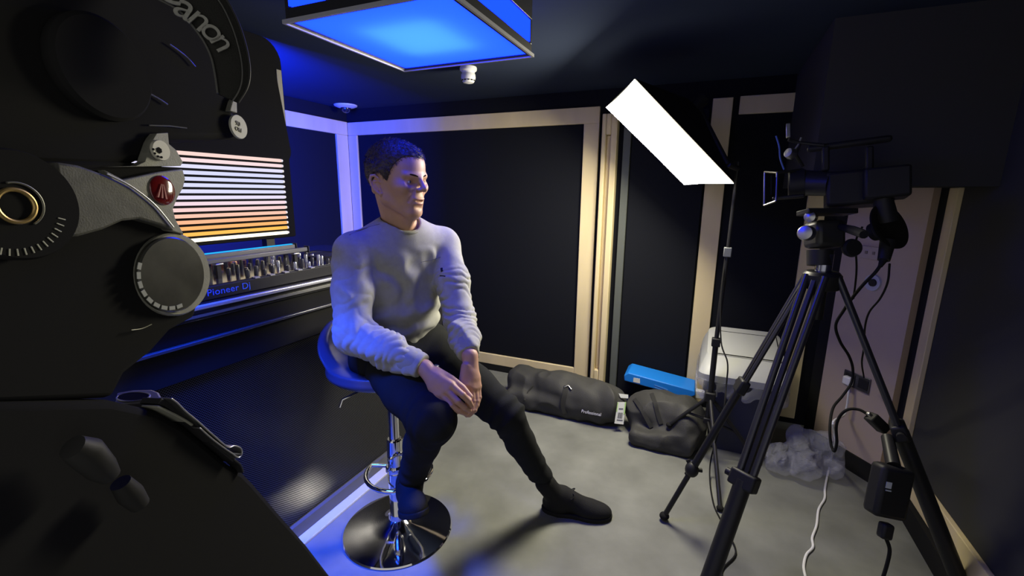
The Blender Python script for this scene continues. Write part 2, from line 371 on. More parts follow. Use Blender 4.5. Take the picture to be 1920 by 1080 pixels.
# ------------------------------------------------------------------ tube light panel
XP = -1.78
DARKP = mat('deep_black_panel', (.010, .010, .011), .95, spec=0)
lp = thing('tube_light_panel', 'tall black panel on the counter with stacked glowing horizontal tubes', 'light panel', (XP, 1.2, 1.01))
def rounded(y0, y1, z0, z1, r, x):
    pts = []
    for cy, cz, a0_ in ((y1-r, z1-r, 0), (y0+r, z1-r, 90), (y0+.01, z0+.01, 180), (y1-.01, z0+.01, 270)):
        rr = r if cz > 1.5 else .01
        for q in range(0, 91, 15): a = math.radians(a0_+q); pts.append((x, cy+rr*math.cos(a), cz+rr*math.sin(a)))
    return pts
MB().prism(rounded(.60, 1.545, 1.14, 1.975, .09, XP-.05), (.05, 0, 0)).build('frame', DARKP, lp, bevel=.003)
MB().prism(rounded(.62, 1.500, 1.515, 1.945, .06, XP), (.008, 0, 0)).build('screen', mat('black_screen', (.010, .010, .010), .9, spec=0), lp)
MB().bb((XP, 1.512, 1.53), (XP+.006, 1.538, 1.86)).build('edge_strip', mat('grey_edge_strip', (.2, .19, .16), .5), lp, bevel=.002)
for y in (1.0, 1.40): MB().bb((XP-.045, y, 1.0085), (XP-.015, y+.04, 1.141)).build('support', BLKM, lp)
tcol = [(1, .72, .66), (1, .76, .78), (.80, .78, 1), (.72, .74, 1), (.72, .74, 1), (.74, .76, 1), (.76, .76, 1), (.85, .78, .98), (.95, .74, .82), (1, .68, .66), (1, .60, .46), (1, .52, .30), (1, .48, .17), (1, .50, .10), (1, .88, .60)]
for i, cc in enumerate(tcol):
    z = 1.478 - i*(1.478-1.163)/14
    tb = MB().cyl((XP+.012, .80, z), (XP+.012, 1.487, z), .0068, n=16).build('glowing_tube', emat('tube_glow', cc, 1.0 if i < 12 else (1.05, 1.15, 2.6)[i-12]), lp)
    MB().cyl((XP+.012, 1.487, z), (XP+.012, 1.494, z), .0066, n=16).build('end_cap', WHT, tb)
MB().bb((XP-.062, .7, 1.20), (XP-.051, 1.50, 1.85)).build('backlight_strip', emat('blue_backlight', (.001, .030, 1), 220.0), lp, flat=True)

# ------------------------------------------------------------------ controller on the counter
mxr = thing('dj_controller', 'black dj controller with knobs, faders and blue lettering on the counter', 'dj controller', (-1.58, 1.1, 1.008))
x0, x1 = -1.425, -1.73
MB().add([(x0, .70, 1.009), (x0, 1.62, 1.009), (x1, 1.62, 1.009), (x1, .70, 1.009), (x0, .70, 1.052), (x0, 1.62, 1.052), (x1, 1.62, 1.072), (x1, .70, 1.072)],
         [(0, 1, 2, 3), (4, 5, 6, 7), (0, 1, 5, 4), (1, 2, 6, 5), (2, 3, 7, 6), (3, 0, 4, 7)]).build('body', BLKP, mxr, bevel=.003)
TOPG = mat('glossy_controller_top', (.02, .02, .022), .16, spec=1.0)
tpn = nrm(np.cross((0, 1, 0), (x1-x0, 0, .02))); tpn = tpn if tpn[2] > 0 else -tpn; tpx = nrm((x1-x0, 0, .02))
def top(u, y): return np.array([x0+(x1-x0)*u, y, 1.052+.020*u])
MB().box(top(.5, 1.16)+tpn*.0008, (.285, .90, .0016), [tpx, (0, 1, 0), tpn]).build('top_plate', TOPG, mxr)
REFL = mat('orange_reflection_metal', (.75, .42, .25), .3, metal=.8)  # orange colour stands for tube light mirrored in the controller top
MB().lathe([(0, 0), (.075, 0), (.075, .010), (.068, .014), (.066, .011), (0, .012)], top(.5, .86), tpn).build('jog_wheel', mat('dark_metal_platter', (.35, .28, .24), .25, metal=.9), mxr)
MB().lathe([(0, 0), (.075, 0), (.075, .010), (.068, .014), (.066, .011), (0, .012)], top(.5, 1.50), tpn).build('jog_wheel', BLKM, mxr)
for y in np.arange(1.0, 1.20, .036):
    for u_ in (.80,): MB().box(top(u_, y)+tpn*.008, (.034, .022, .016), [tpx, (0, 1, 0), tpn]).build('reflection_pad', REFL, mxr, bevel=.002)
KN = mat('knob_black', (.03, .03, .035), .3, spec=.6); KS = mat('knob_silver', (.55, .57, .62), .25, metal=.8)
for i, y in enumerate(np.arange(1.02, 1.46, .033)):
    for j, u_ in enumerate((.12, .32, .52, .68)):
        if (i*3+j) % 5 == 0: continue
        c = top(u_, y+.008*(j % 2)); hgt = .016+.008*((i+j) % 3)
        MB().lathe([(0, 0), (.0075, 0), (.0065, hgt), (.0055, hgt+.002), (0, hgt+.002)], c, tpn, n=14).build('knob', KS if (i+j) % 2 and y > 1.2 else KN, mxr)
for y in (1.06, 1.12, 1.18, 1.24, 1.30):
    MB().box(top(.02, y)+tpn*.002, (.02, .018, .004), [tpx, (0, 1, 0), tpn]).build('fader_cap', ALU, mxr)
text_obj('lettering', 'Pioneer Dj', (x0+.0008, .958, 1.032), (0, 1, 0), (0, 0, 1), .030, mat('glowing_blue_ink', (.05, .13, .75), .5, emit=(.02, .08, .8), estr=.05), mxr, spacing=1.05, width=.145)  # letters are given a faint blue glow of their own
# pair of slim light bars on little stands
XB = -1.50
for n_, (xb, zb, lab) in enumerate(((XB, 1.118, 'front slim dark grey light bar on clamps over the controller'), (XB-.05, 1.128, 'rear slim light bar with a cyan lit edge over the controller'))):
    lbar = thing('light_bar', lab, 'light bar', (xb, 1.12, zb), 'slim light bars over the controller')
    y0_, y1_ = (.905, 1.345) if n_ == 0 else (.93, 1.33)
    MB().bb((xb-.009, y0_, zb-.0085), (xb+.009, y1_, zb+.0085)).build('bar_body', mat('grey_bar', (.13, .13, .125), .4, metal=.3), lbar, bevel=.003)
    MB().bb((xb-.013, y0_-.006, zb-.013), (xb+.013, y0_, zb+.013)).build('end_cap', BLKP, lbar, bevel=.002)
    MB().bb((xb-.013, y1_, zb-.013), (xb+.013, y1_+.006, zb+.013)).build('end_cap', BLKP, lbar, bevel=.002)
    if n_: MB().bb((xb-.006, y0_+.01, zb+.0085), (xb+.006, y1_-.01, zb+.0115)).build('lit_strip', emat('cyan_led', (.02, .45, 1), 1.2), lbar)
    for y in (.975, 1.285):
        MB().bb((xb-.010, y-.010, zb-.015), (xb+.011, y+.018, zb-.0085)).build('clamp', STEEL, lbar, bevel=.002)
        MB().bb((xb-.006, y-.004, 1.053), (xb+.006, y+.010, zb-.015)).build('post', BLKM, lbar)

# ------------------------------------------------------------------ the seated person
SKIN = mat('skin', (.50, .29, .21), .5, spec=.35, noise=.06, nscale=30, bump=.08, bscale=300)
SWEAT = mat('grey_sweatshirt_cotton', (.36, .36, .33), .95, spec=.1, noise=.06, nscale=60, bump=.25, bscale=700, sheen=.2)
RIB = mat('ribbed_cotton', (.33, .33, .30), .95, spec=.1, bump=.4, bscale=900)
TROU = mat('black_trouser_cotton', (.019, .020, .021), .95, spec=.06, bump=.3, bscale=500)
HAIRM = mat('dark_brown_hair', (.05, .035, .028), .45, spec=.45, noise=.4, nscale=120, bump=.5, bscale=260, stretch=(1, 1, 1))
SHOEM = mat('black_shoe_fabric', (.014, .014, .015), .8, spec=.15, bump=.3, bscale=300)

person = thing('person', 'seated man in grey sweatshirt and black trousers looking towards the softbox', 'person', (-1.02, 1.30, 0))

# --- head
fwd = nrm((.985, -.10, 0)); tilt = math.radians(-3)
HF = nrm(fwd*math.cos(tilt) + np.array([0, 0, 1])*math.sin(tilt)); HS = nrm(np.cross((0, 0, 1), HF)); HU = np.cross(HF, HS)
HC = P(746, 337, 1.52); HK = 1.045
def hl(x, y, z): return HC + HK*(HF*x + HS*y + HU*z)
def hax(yaw=0, pitch=0):
    f = HF*math.cos(yaw)+HS*math.sin(yaw); s_ = -HF*math.sin(yaw)+HS*math.cos(yaw)
    g = f*math.cos(pitch)+HU*math.sin(pitch); return [g, s_, -f*math.sin(pitch)+HU*math.cos(pitch)]
NB = P(752, 425, 1.585)                       # base of the neck
Fh = Field(HC-.175, HC+.16, .0019)
def E_(x, y, z, rx, ry, rz, yaw=0, pitch=0): return Fh.ell(hl(x, y, z), (rx*HK, ry*HK, rz*HK), hax(yaw, pitch))
def Cn(a, b, r1, r2): return Fh.cone(hl(*a), hl(*b), r1*HK, r2*HK)
Fh.u(E_(-.012, 0, .035, .096, .074, .084)); Fh.u(E_(.030, 0, .045, .060, .062, .058), .02)
Fh.u(E_(.032, 0, -.025, .055, .058, .082), .03)
for s_ in (-1, 1):
    Fh.u(Cn((-.004, s_*.050, -.060), (.062, s_*.022, -.098), .014, .014), .022)
    Fh.u(Cn((.0, s_*.054, -.01), (-.004, s_*.050, -.060), .014, .014), .02)
    Fh.u(E_(.058, s_*.045, -.020, .024, .020, .020), .02)                          # cheekbone
Fh.u(E_(.068, 0, -.100, .020, .022, .016), .025)                                   # chin
Fh.u(E_(.063, 0, -.060, .029, .036, .034), .02)                                    # muzzle
for s_ in (-1, 1):
    Fh.sub(E_(.097, s_*.032, -.001, .026, .020, .0145), .012)                        # eye sockets
    Fh.u(Cn((.0845, s_*.009, .013), (.0715, s_*.046, .0165), .0090, .0080), .012)     # brow ridge
    Fh.u(E_(.0665, s_*.0315, -.003, .0145, .0170, .0118), .005)                     # lids
    Fh.sub(E_(.0840, s_*.0325, -.0034, .0085, .0145, .0054), .0015)                 # opening between the lids
Fh.u(Cn((.083, 0, .018), (.108, 0, -.020), .0068, .0088), .009)                    # nose bridge
Fh.u(E_(.108, 0, -.024, .0105, .0095, .0080), .008)
for s_ in (-1, 1):
    Fh.u(E_(.098, s_*.0115, -.027, .0095, .0060, .0065), .006)
    Fh.sub(E_(.1045, s_*.0065, -.0365, .0050, .0035, .0040), .002)
    Fh.sub(Cn((.088, s_*.024, -.034), (.078, s_*.035, -.062), .0022, .0022), .008)  # fold beside the mouth
Fh.u(E_(.0875, 0, -.0535, .0090, .0235, .0052, 0, -.2), .006)
Fh.u(E_(.0850, 0, -.0690, .0095, .0200, .0062), .006)
Fh.sub(E_(.0935, 0, -.0608, .0100, .0190, .0026), .002)                            # parted mouth
Fh.sub(E_(.0950, 0, -.0810, .0080, .0180, .0050), .010)
for s_ in (-1, 1):                                                                  # ears
    oe = np.array([-.006, s_*.070, -.022]); ex = np.array([-.90, s_*.42, .12]); ez = np.array([-.16, s_*.10, .98])
    ec = lambda a, b_: tuple(oe + ex*a + ez*b_)
    Fh.u(Fh.ell(hl(*ec(.014, .002))-HS*s_*.0035, (.0170*HK, .0034*HK, .0280*HK), [nrm(HF*ex[0]+HS*ex[1]+HU*ex[2]), nrm(np.cross(HF*ez[0]+HS*ez[1]+HU*ez[2], HF*ex[0]+HS*ex[1]+HU*ex[2])), nrm(HF*ez[0]+HS*ez[1]+HU*ez[2])]), .002)
    rim_ = [(-.001, .012), (.002, .024), (.012, .031), (.024, .027), (.030, .014), (.029, .000), (.023, -.012), (.014, -.021), (.005, -.027), (.001, -.022), (.002, -.012)]
    for (a, b_), (c_, d_), r_ in zip(rim_[:-1], rim_[1:], (.0038, .0044, .0046, .0044, .0042, .0040, .0042, .0054, .0060, .0044)): Fh.u(Cn(ec(a, b_), ec(c_, d_), r_, r_), .0015)
    for (a, b_), (c_, d_) in (((.006, .014), (.018, .012)), ((.018, .012), (.019, -.002)), ((.019, -.002), (.010, -.013)), ((.001, .000), (.003, -.008))): Fh.u(Cn(ec(a, b_), ec(c_, d_), .0026, .0026), .002)
Fh.u(Fh.cone(hl(-.032, 0, -.045), NB, .049*HK, .058), .022)
Fh.u(E_(.046, 0, -.128, .013, .013, .016), .03)                                    # throat
vh, fh = Fh.mesh()

# --- hands, joint by joint (pixel, pixel, depth)
def hand(palm, fingers, thumb, lo, hi, wrist, elbow, h=.0015):
    pts = [P(*q) for q in palm[0]]+[P(*q) for f_ in fingers for q in f_]+[P(*q) for q in thumb]+[P(*wrist)]
    pts = np.array(pts); g = Field(pts.min(0)-.035, pts.max(0)+.035, h)
    W = P(*wrist); EL = P(*elbow)
    g.u(g.cone(W+(EL-W)*.25, W, .027, .0225))
    K = [P(*f_[0]) for f_ in fingers]
    for i, k_ in enumerate(K): g.u(g.cone(W, k_, .0175, .0125), .014)
    for i in range(3): g.u(g.cone((W*.45+K[i]*.55), (W*.3+K[i+1]*.7), .013, .012), .012)
    rr = (.0098, .0102, .0098, .0086)
    for i, f_ in enumerate(fingers):
        q = [P(*z) for z in f_]; e = None; r = rr[i]
        for a, b_, ra, rb in zip(q[:-1], q[1:], (1.08, .98, .90), (.98, .90, .74)):
            c_ = g.cone(a, b_, r*ra, r*rb); e = c_ if e is None else np.minimum(e, c_)
            e = np.minimum(e, g.ell(b_, (r*rb*1.07,)*3)) if b_ is not q[-1] else e
        g.u(e, .0035)
    q = [P(*z) for z in thumb]; e = np.minimum(np.minimum(g.cone(q[0], q[1], .016, .0125), g.cone(q[1], q[2], .0125, .0105)), g.cone(q[2], q[3], .0105, .0085))
    g.u(e, .006)
    return g.mesh(), [P(*f_[-1]) for f_ in fingers]+[P(*thumb[-1])]
WR = (797, 690, 1.395); WL = (881, 668, 1.43); ER = (662, 628, 1.475); ELb = (862, 598, 1.60)
(vr, fr_), tipsR = hand(([],), [
    [(846, 722, 1.350), (868, 741, 1.332), (879, 752, 1.340), (884, 760, 1.352)],
    [(838, 732, 1.345), (858, 753, 1.326), (871, 764, 1.336), (880, 770, 1.350)],
    [(828, 739, 1.350), (846, 760, 1.330), (860, 770, 1.338), (872, 775, 1.352)],
    [(818, 741, 1.358), (834, 759, 1.340), (846, 768, 1.346), (857, 773, 1.358)]],
    [(818, 697, 1.385), (846, 711, 1.370), (867, 727, 1.360), (882, 744, 1.352)], 0, 0, WR, ER)
(vl, fl_), tipsL = hand(([],), [
    [(874, 722, 1.385), (877, 748, 1.378), (879, 764, 1.372), (872, 771, 1.368)],
    [(883, 727, 1.392), (886, 752, 1.384), (884, 770, 1.374), (875, 778, 1.370)],
    [(890, 728, 1.402), (893, 752, 1.392), (889, 769, 1.380), (880, 778, 1.374)],
    [(896, 724, 1.415), (898, 745, 1.402), (894, 760, 1.390), (887, 771, 1.380)]],
    [(874, 688, 1.405), (868, 713, 1.388), (869, 733, 1.376), (876, 749, 1.365)], 0, 0, WL, ELb)

# --- inner body (hidden under the clothes, carries head and hands)
TFW = nrm((.905, -.425, 0)); TSD = np.array([-TFW[1], TFW[0], 0])      # torso forward, torso left
CH = P(748, 508, 1.655); AB = P(752, 590, 1.690); PV = P(752, 648, 1.735)
SR = P(665, 473, 1.520); SL = P(829, 459, 1.710); EBR = P(*ER); EBL = P(*ELb); W_R = P(*WR); W_L = P(*WL)
TU = nrm(NB-PV); TF2 = nrm(TFW - TU*(TFW @ TU)); TAX = [TF2, np.cross(TU, TF2), TU]
HR = P(708, 662, 1.665); HL_ = P(800, 652, 1.765)
KR = P(812, 790, 1.335); KL = P(950, 778, 1.660)
AR = P(770, 903, 1.580); AL = P(1022, 905, 1.905)
g = Field(np.minimum.reduce([PV, SR, KR, AR, EBR])-.15, np.maximum.reduce([HC, SL, KL, AL, EBL])+.12, .008)
g.u(g.ell(CH, (.09, .13, .19), TAX)); g.u(g.ell(AB, (.085, .12, .16), TAX), .04); g.u(g.ell(PV, (.09, .13, .09), TAX), .04)
for a, b_, r1, r2 in ((SR, EBR, .040, .034), (SL, EBL, .040, .034), (EBR, W_R, .032, .024), (EBL, W_L, .032, .024), (NB, CH, .05, .07), (HC-HU*.03, NB, .045, .045),
                      (HR, KR, .065, .045), (HL_, KL, .065, .045), (KR, AR, .044, .032), (KL, AL, .044, .032), (CH+TU*.1, SR, .05, .04), (CH+TU*.1, SL, .05, .04)): g.u(g.cone(a, b_, r1, r2), .02)
vb, fb = g.mesh()
nv = len(vb); V = np.concatenate([vb, vh, vr, vl]); FF = np.concatenate([fb, fh+nv, fr_+nv+len(vh), fl_+nv+len(vh)+len(vr)])
mesh_obj('body', V, FF, SKIN, person, angle=80)

# eyes, lips, brows
EYEW = mat('eye_white', (.7, .68, .65), .25, spec=.6); IRIS = mat('iris_blue_grey', (.08, .10, .11), .2, spec=.7); BROW = mat('brow_hair', (.035, .022, .016), .95, spec=0, bump=.6, bscale=900); LIP = mat('lip_skin', (.52, .23, .19), .45, spec=.4)
for s_ in (-1, 1):
    c = hl(.0662, s_*.0315, -.0035)
    e = MB().ell(c, (.0130*HK,)*3, [HU, HS, HF], n=24).build('eye', EYEW, person)
    MB().ell(c+HF*.0094*HK+HS*.002, (.0055*HK, .0055*HK, .0046*HK), [HU, HS, HF], n=16).build('iris', IRIS, e)
g = Field(hl(.09, 0, -.06)-.04, hl(.09, 0, -.06)+.04, .0012)
def G(x, y, z, rx, ry, rz, p=0): return g.ell(hl(x, y, z), (rx*HK, ry*HK, rz*HK), hax(0, p))
g.u(G(.0885, 0, -.0540, .0090, .0225, .0044, -.2)); g.u(G(.0862, 0, -.0690, .0095, .0190, .0054)); g.sub(G(.0935, 0, -.0608, .0110, .0200, .0026), .001)
v, f = g.mesh(); mesh_obj('lips', v, f, LIP, person, angle=80)
for s_ in (-1, 1):
    m = MB(); q = smooth_path([hl(.0935, s_*.012, .0135), hl(.0900, s_*.024, .0170), hl(.0815, s_*.038, .0185), hl(.069, s_*.050, .0150)], 6)
    m.tube(q, [.0018+.0012*math.sin(math.pi*(i+2)/(len(q)+4)) for i in range(len(q))], n=8).build('eyebrow', BROW, person)

# hair: short, slightly wavy
g = Field(HC-.14, HC+.15, .0024)
def H_(x, y, z, rx, ry, rz): return g.ell(hl(x, y, z), (rx*HK, ry*HK, rz*HK), [HF, HS, HU])
g.u(H_(-.014, 0, .034, .1015, .0785, .0880)); g.u(H_(.028, 0, .050, .060, .064, .058), .02)
X, Y, Z = g.X, g.Y, g.Z
g.d = g.d + .0020*wob(X, Y, Z, 170, 3) + .0008*wob(X, Y, Z, 420, 5) - .001
LX = ((X-HC[0])*HF[0]+(Y-HC[1])*HF[1]+(Z-HC[2])*HF[2])/HK; LZ = ((X-HC[0])*HU[0]+(Y-HC[1])*HU[1]+(Z-HC[2])*HU[2])/HK; LY = ((X-HC[0])*HS[0]+(Y-HC[1])*HS[1]+(Z-HC[2])*HS[2])/HK
# hairline height as a function of the front-back position
xs = np.array([-.2, -.095, -.06, -.045, -.030, .000, .018, .030, .046, .060, .070, .2]); zs = np.array([-.060, -.060, -.068, -.055, .018, .018, -.012, .020, .046, .062, .070, .082])
line = np.interp(LX, xs, zs) + .0012*wob(X, Y, Z, 500, 8) - .004*np.clip(1-np.abs(LY)/.035, 0, 1)*(LX > .05)
g.inter(((line-LZ)*.6).astype(np.float32), .004)
v, f = g.mesh(); hv = v.tolist(); hf = [tuple(q) for q in f.tolist()]
hr = np.random.default_rng(4); cen_h = hl(-.01, 0, .03); fw2 = nrm(HF*1.0+HU*.1)
for i in hr.choice(len(v), min(len(v), 8000), replace=False):
    p_ = v[i]; n_ = nrm(p_-cen_h); lx = (p_-HC) @ HF/HK; lz = (p_-HC) @ HU/HK
    dirn = HF*(1.0 if lz > .045 else .15) + HS*(-.25*np.sign((p_-HC) @ HS)) - HU*(.0 if lz > .06 else 1.0) + hr.normal(size=3)*.28
    tdir = nrm(dirn-n_*(dirn @ n_)); L_ = hr.uniform(.007, .013)*(1.0 if lz > .05 else .6); cu = hr.normal(size=3)*.003
    pts_ = [p_-n_*.002, p_+n_*.0018+tdir*L_*.4+cu*.4, p_+n_*(.0020 if lz > .05 else .0008)+tdir*L_+cu]; w_ = nrm(np.cross(tdir, n_)); b0 = len(hv)
    for q_, r_ in zip(pts_, (.0008, .0006, .0002)): hv += [list(q_+w_*r_), list(q_-w_*r_), list(q_+n_*r_*1.2)]
    for k_ in (0, 3):
        for a_1, a_2 in ((0, 1), (1, 2), (2, 0)): hf.append((b0+k_+a_1, b0+k_+a_2, b0+k_+3+a_2, b0+k_+3+a_1))
mesh_obj('hair', hv, hf, HAIRM, person, angle=80)

# --- sweatshirt
g = Field(np.minimum.reduce([PV, SR, EBR])-.14, np.maximum.reduce([NB, SL, EBL, W_L, W_R])+np.array([.10, .10, .07]), .0036)
g.u(g.ell(CH, (.118, .172, .205), TAX)); g.u(g.ell(AB-TF2*.012, (.122, .158, .150), TAX), .05)
g.u(g.ell(PV+TU*.05-TF2*.03, (.120, .160, .085), TAX), .04)
for a, b_, r1, r2, k_ in ((NB-TU*.030, SR+TU*.004, .060, .057, .05), (NB-TU*.030, SL+TU*.004, .060, .057, .05), (CH+TU*.08, SR-TU*.02, .08, .062, .04), (CH+TU*.08, SL-TU*.02, .08, .062, .04)): g.u(g.cone(a, b_, r1, r2), k_)
arms = None
def path_d(pts, rs):
    e = None
    for a, b_, r1, r2 in zip(pts[:-1], pts[1:], rs[:-1], rs[1:]):
        c_ = g.cone(a, b_, r1, r2)
        if e is None: e = c_
        else:
            h = np.clip(.5+.5*(e-c_)/.025, 0, 1); e = e*(1-h)+c_*h-.025*h*(1-h)
    return e
EO = P(648, 628, 1.50)
CR = W_R + (EBR-W_R)*.08; CL = W_L + (EBL-W_L)*.10
g.u(path_d([SR, SR*.5+EBR*.5+np.array([0, 0, 0])-RT*.004, EBR, EBR*.45+CR*.55, CR], [.066, .063, .058, .052, .037]), .022)
g.u(path_d([SL, SL*.5+EBL*.5+RT*.006, EBL, EBL*.45+CL*.55, CL], [.064, .058, .052, .046, .035]), .018)
# folds
X, Y, Z = g.X, g.Y, g.Z
def arm_coord(a, b_):
    ab = nrm(b_-a); L = np.linalg.norm(b_-a); t = ((X-a[0])*ab[0]+(Y-a[1])*ab[1]+(Z-a[2])*ab[2]); 
    rad = np.sqrt((X-a[0]-t*ab[0])**2+(Y-a[1]-t*ab[1])**2+(Z-a[2]-t*ab[2])**2); return t/L, L, rad
fold = 0
wn = wob(X, Y, Z, 16, 21); w2 = wob(X, Y, Z, 34, 22)
for a, b_, lo_, hi_, A, dens in ((SR, EBR, .45, 1.1, .0055, 120), (EBR, W_R, -.10, .95, .0058, 150), (SL, EBL, .35, 1.1, .0055, 130), (EBL, W_L, -.10, .95, .0060, 150), (SR, EBR, .0, .5, .0032, 70)):
    t, L, rad = arm_coord(a, b_)
    wgt = np.clip((t-lo_)/.2, 0, 1)*np.clip((hi_-t)/.15, 0, 1)*np.clip((.085-rad)/.02, 0, 1)
    ph = t*L*dens*.72 + 4.6*wn + 2.4*w2; s1 = np.sin(ph)
    fold = fold + A*.66*wgt*(.35+.65*np.clip(wob(X, Y, Z, 22, int(dens+lo_*50))+.4, 0, 1))*(1-2*np.abs(s1)**.7)
# torso: slanting folds that gather above the hem and run from the armpits
tx = (X-CH[0])*TAX[1][0]+(Y-CH[1])*TAX[1][1]+(Z-CH[2])*TAX[1][2]; tz = (X-CH[0])*TU[0]+(Y-CH[1])*TU[1]+(Z-CH[2])*TU[2]; tf = (X-CH[0])*TF2[0]+(Y-CH[1])*TF2[1]+(Z-CH[2])*TF2[2]
arm = np.minimum(arm_coord(SR, EBR)[2], arm_coord(SL, EBL)[2])
low = np.clip((-.06-tz)/.06, 0, 1)
ph1 = 60*tx + 22*tz + 2.8*wn + 1.2*w2; ph2 = 85*tz + 30*np.abs(tx) + 3.2*wn + w2
fold = fold + np.clip((arm-.06)/.02, 0, 1)*(.0056*(1-low)*np.clip((.12-tz)/.06, 0, 1)*np.sin(ph1) + .0045*low*np.sin(ph2)) + .0012*w2
g.d = g.d + fold.astype(np.float32)
# belly roll over the hem
g.sub(g.cone(NB-TU*.005, HC-HU*.02, .062, .075), .006)                       # neck opening
g.sub(g.cone(NB+TF2*.018, NB+TU*.10+TF2*.045, .050, .060), .006)
g.inter(-g.plane(CR + nrm(W_R-EBR)*.006, -nrm(W_R-EBR)) if False else g.d, 0)
cutR = np.maximum(g.plane(CR+nrm(W_R-EBR)*.012, nrm(W_R-EBR)), -(.07-np.sqrt((X-CR[0])**2+(Y-CR[1])**2+(Z-CR[2])**2)))
cutL = np.maximum(g.plane(CL+nrm(W_L-EBL)*.012, nrm(W_L-EBL)), -(.07-np.sqrt((X-CL[0])**2+(Y-CL[1])**2+(Z-CL[2])**2)))
for cc_, ax_ in ((CR, nrm(W_R-EBR)), (CL, nrm(W_L-EBL))):
    ball = np.sqrt((X-cc_[0])**2+(Y-cc_[1])**2+(Z-cc_[2])**2)-.07
    g.sub(np.maximum(-(g.plane(cc_+ax_*.012, ax_)), ball))
v, f = g.mesh(); sw = mesh_obj('sweatshirt', v, f, SWEAT, person, angle=80)
# ribbed neckband, cuffs
m = MB(); ring = []
nf = nrm(TF2*.55+TU*.83)   # collar plane tilts forward
cx_ = nrm(np.cross(TAX[1], TU)); 
for k_ in range(40):
    a = 2*math.pi*k_/40
    ring.append(NB + TU*(.008-.016*math.cos(a)) + TF2*(.008+.062*math.cos(a)) + TAX[1]*.062*math.sin(a))
m.tube(ring, .0085, n=10, closed=True).build('neckband', RIB, sw)
for c_, e_, r_ in ((W_R, EBR, .037), (W_L, EBL, .035)):
    ax_ = nrm(c_-e_); base = c_ + (e_-c_)*.14
    MB().lathe([(r_+.002, -.045), (r_+.005, -.030), (r_+.003, -.012), (r_-.001, .010), (r_-.004, .018), (r_-.008, .018), (r_-.010, .0)], base, ax_, n=32).build('cuff', RIB, sw)
# small chest mark: dot over a short bar, and pocket seam
q = CH + TF2*.1; 
INK = mat('navy_print', (.01, .012, .02), .8)
def on_sweater(px, py):
    from mathutils.bvhtree import BVHTree
    global _bv
    try: _bv
    except NameError: _bv = BVHTree.FromPolygons([tuple(x) for x in v], [tuple(x) for x in f.tolist()])
    h = _bv.ray_cast(Vector(CAM), Vector(nrm(ray(px, py)))); return np.array(h[0]), np.array(h[1])
for nm_, pts_, r_ in (('chest_print', [(828, 503), (829, 509)], .0045), ('chest_print', [(825, 517), (835, 518)], .0022), ('pocket_seam', [(790, 491), (802, 489), (814, 486), (826, 482)], .0010), ('shoulder_seam', [(655, 441), (668, 434), (690, 426), (712, 420)], .0012)):
    try: MB().tube([on_sweater(*z)[0] for z in pts_], r_, n=8).build(nm_, INK if 'print' in nm_ else mat('seam_thread', (.16, .16, .16), .9), sw)
    except Exception as ex: print('mark', ex)

# --- trousers
g = Field(np.minimum.reduce([PV, KR, AR, HR])-.16, np.maximum.reduce([PV, KL, AL, HL_])+.14, .0045)
g.u(g.ell(PV-TU*.02, (.135, .165, .115), TAX)); g.u(g.cone(HR+TU*-.01, HL_+TU*-.01, .095, .095), .04)
for H0, K0, A0 in ((HR, KR, AR), (HL_, KL, AL)):
    e = g.cone(H0, H0*.4+K0*.6, .095, .078); g.u(e, .04)
    g.u(g.cone(H0*.4+K0*.6, K0, .078, .066), .03)
    back = nrm(np.cross(nrm(A0-K0), np.cross(nrm(K0-H0), nrm(A0-K0))))
    mid = K0*.62+A0*.38 - back*.012
    g.u(g.cone(K0, mid, .062, .056), .022); g.u(g.cone(mid, A0, .056, .044), .02)
X, Y, Z = g.X, g.Y, g.Z; wn = wob(X, Y, Z, 14, 31); w2 = wob(X, Y, Z, 30, 32); fold = .0012*w2
for a, b_, lo_, hi_, A, dens in ((HR, KR, .75, 1.25, .004, 130), (HL_, KL, .75, 1.25, .004, 130), (KR, AR, .55, 1.2, .0022, 90), (KL, AL, .55, 1.2, .0022, 90), (HR, KR, -.2, .4, .004, 90), (HL_, KL, -.2, .4, .004, 90)):
    ab = nrm(b_-a); L = np.linalg.norm(b_-a); t = ((X-a[0])*ab[0]+(Y-a[1])*ab[1]+(Z-a[2])*ab[2])
    rad = np.sqrt((X-a[0]-t*ab[0])**2+(Y-a[1]-t*ab[1])**2+(Z-a[2]-t*ab[2])**2); t = t/L
    fold = fold + A*np.clip((t-lo_)/.2, 0, 1)*np.clip((hi_-t)/.2, 0, 1)*np.clip((.12-rad)/.02, 0, 1)*np.sin(t*L*dens+3*wn+w2)
g.d = g.d + fold.astype(np.float32)
v2, f2 = g.mesh(); mesh_obj('trousers', v2, f2, TROU, person, angle=80)

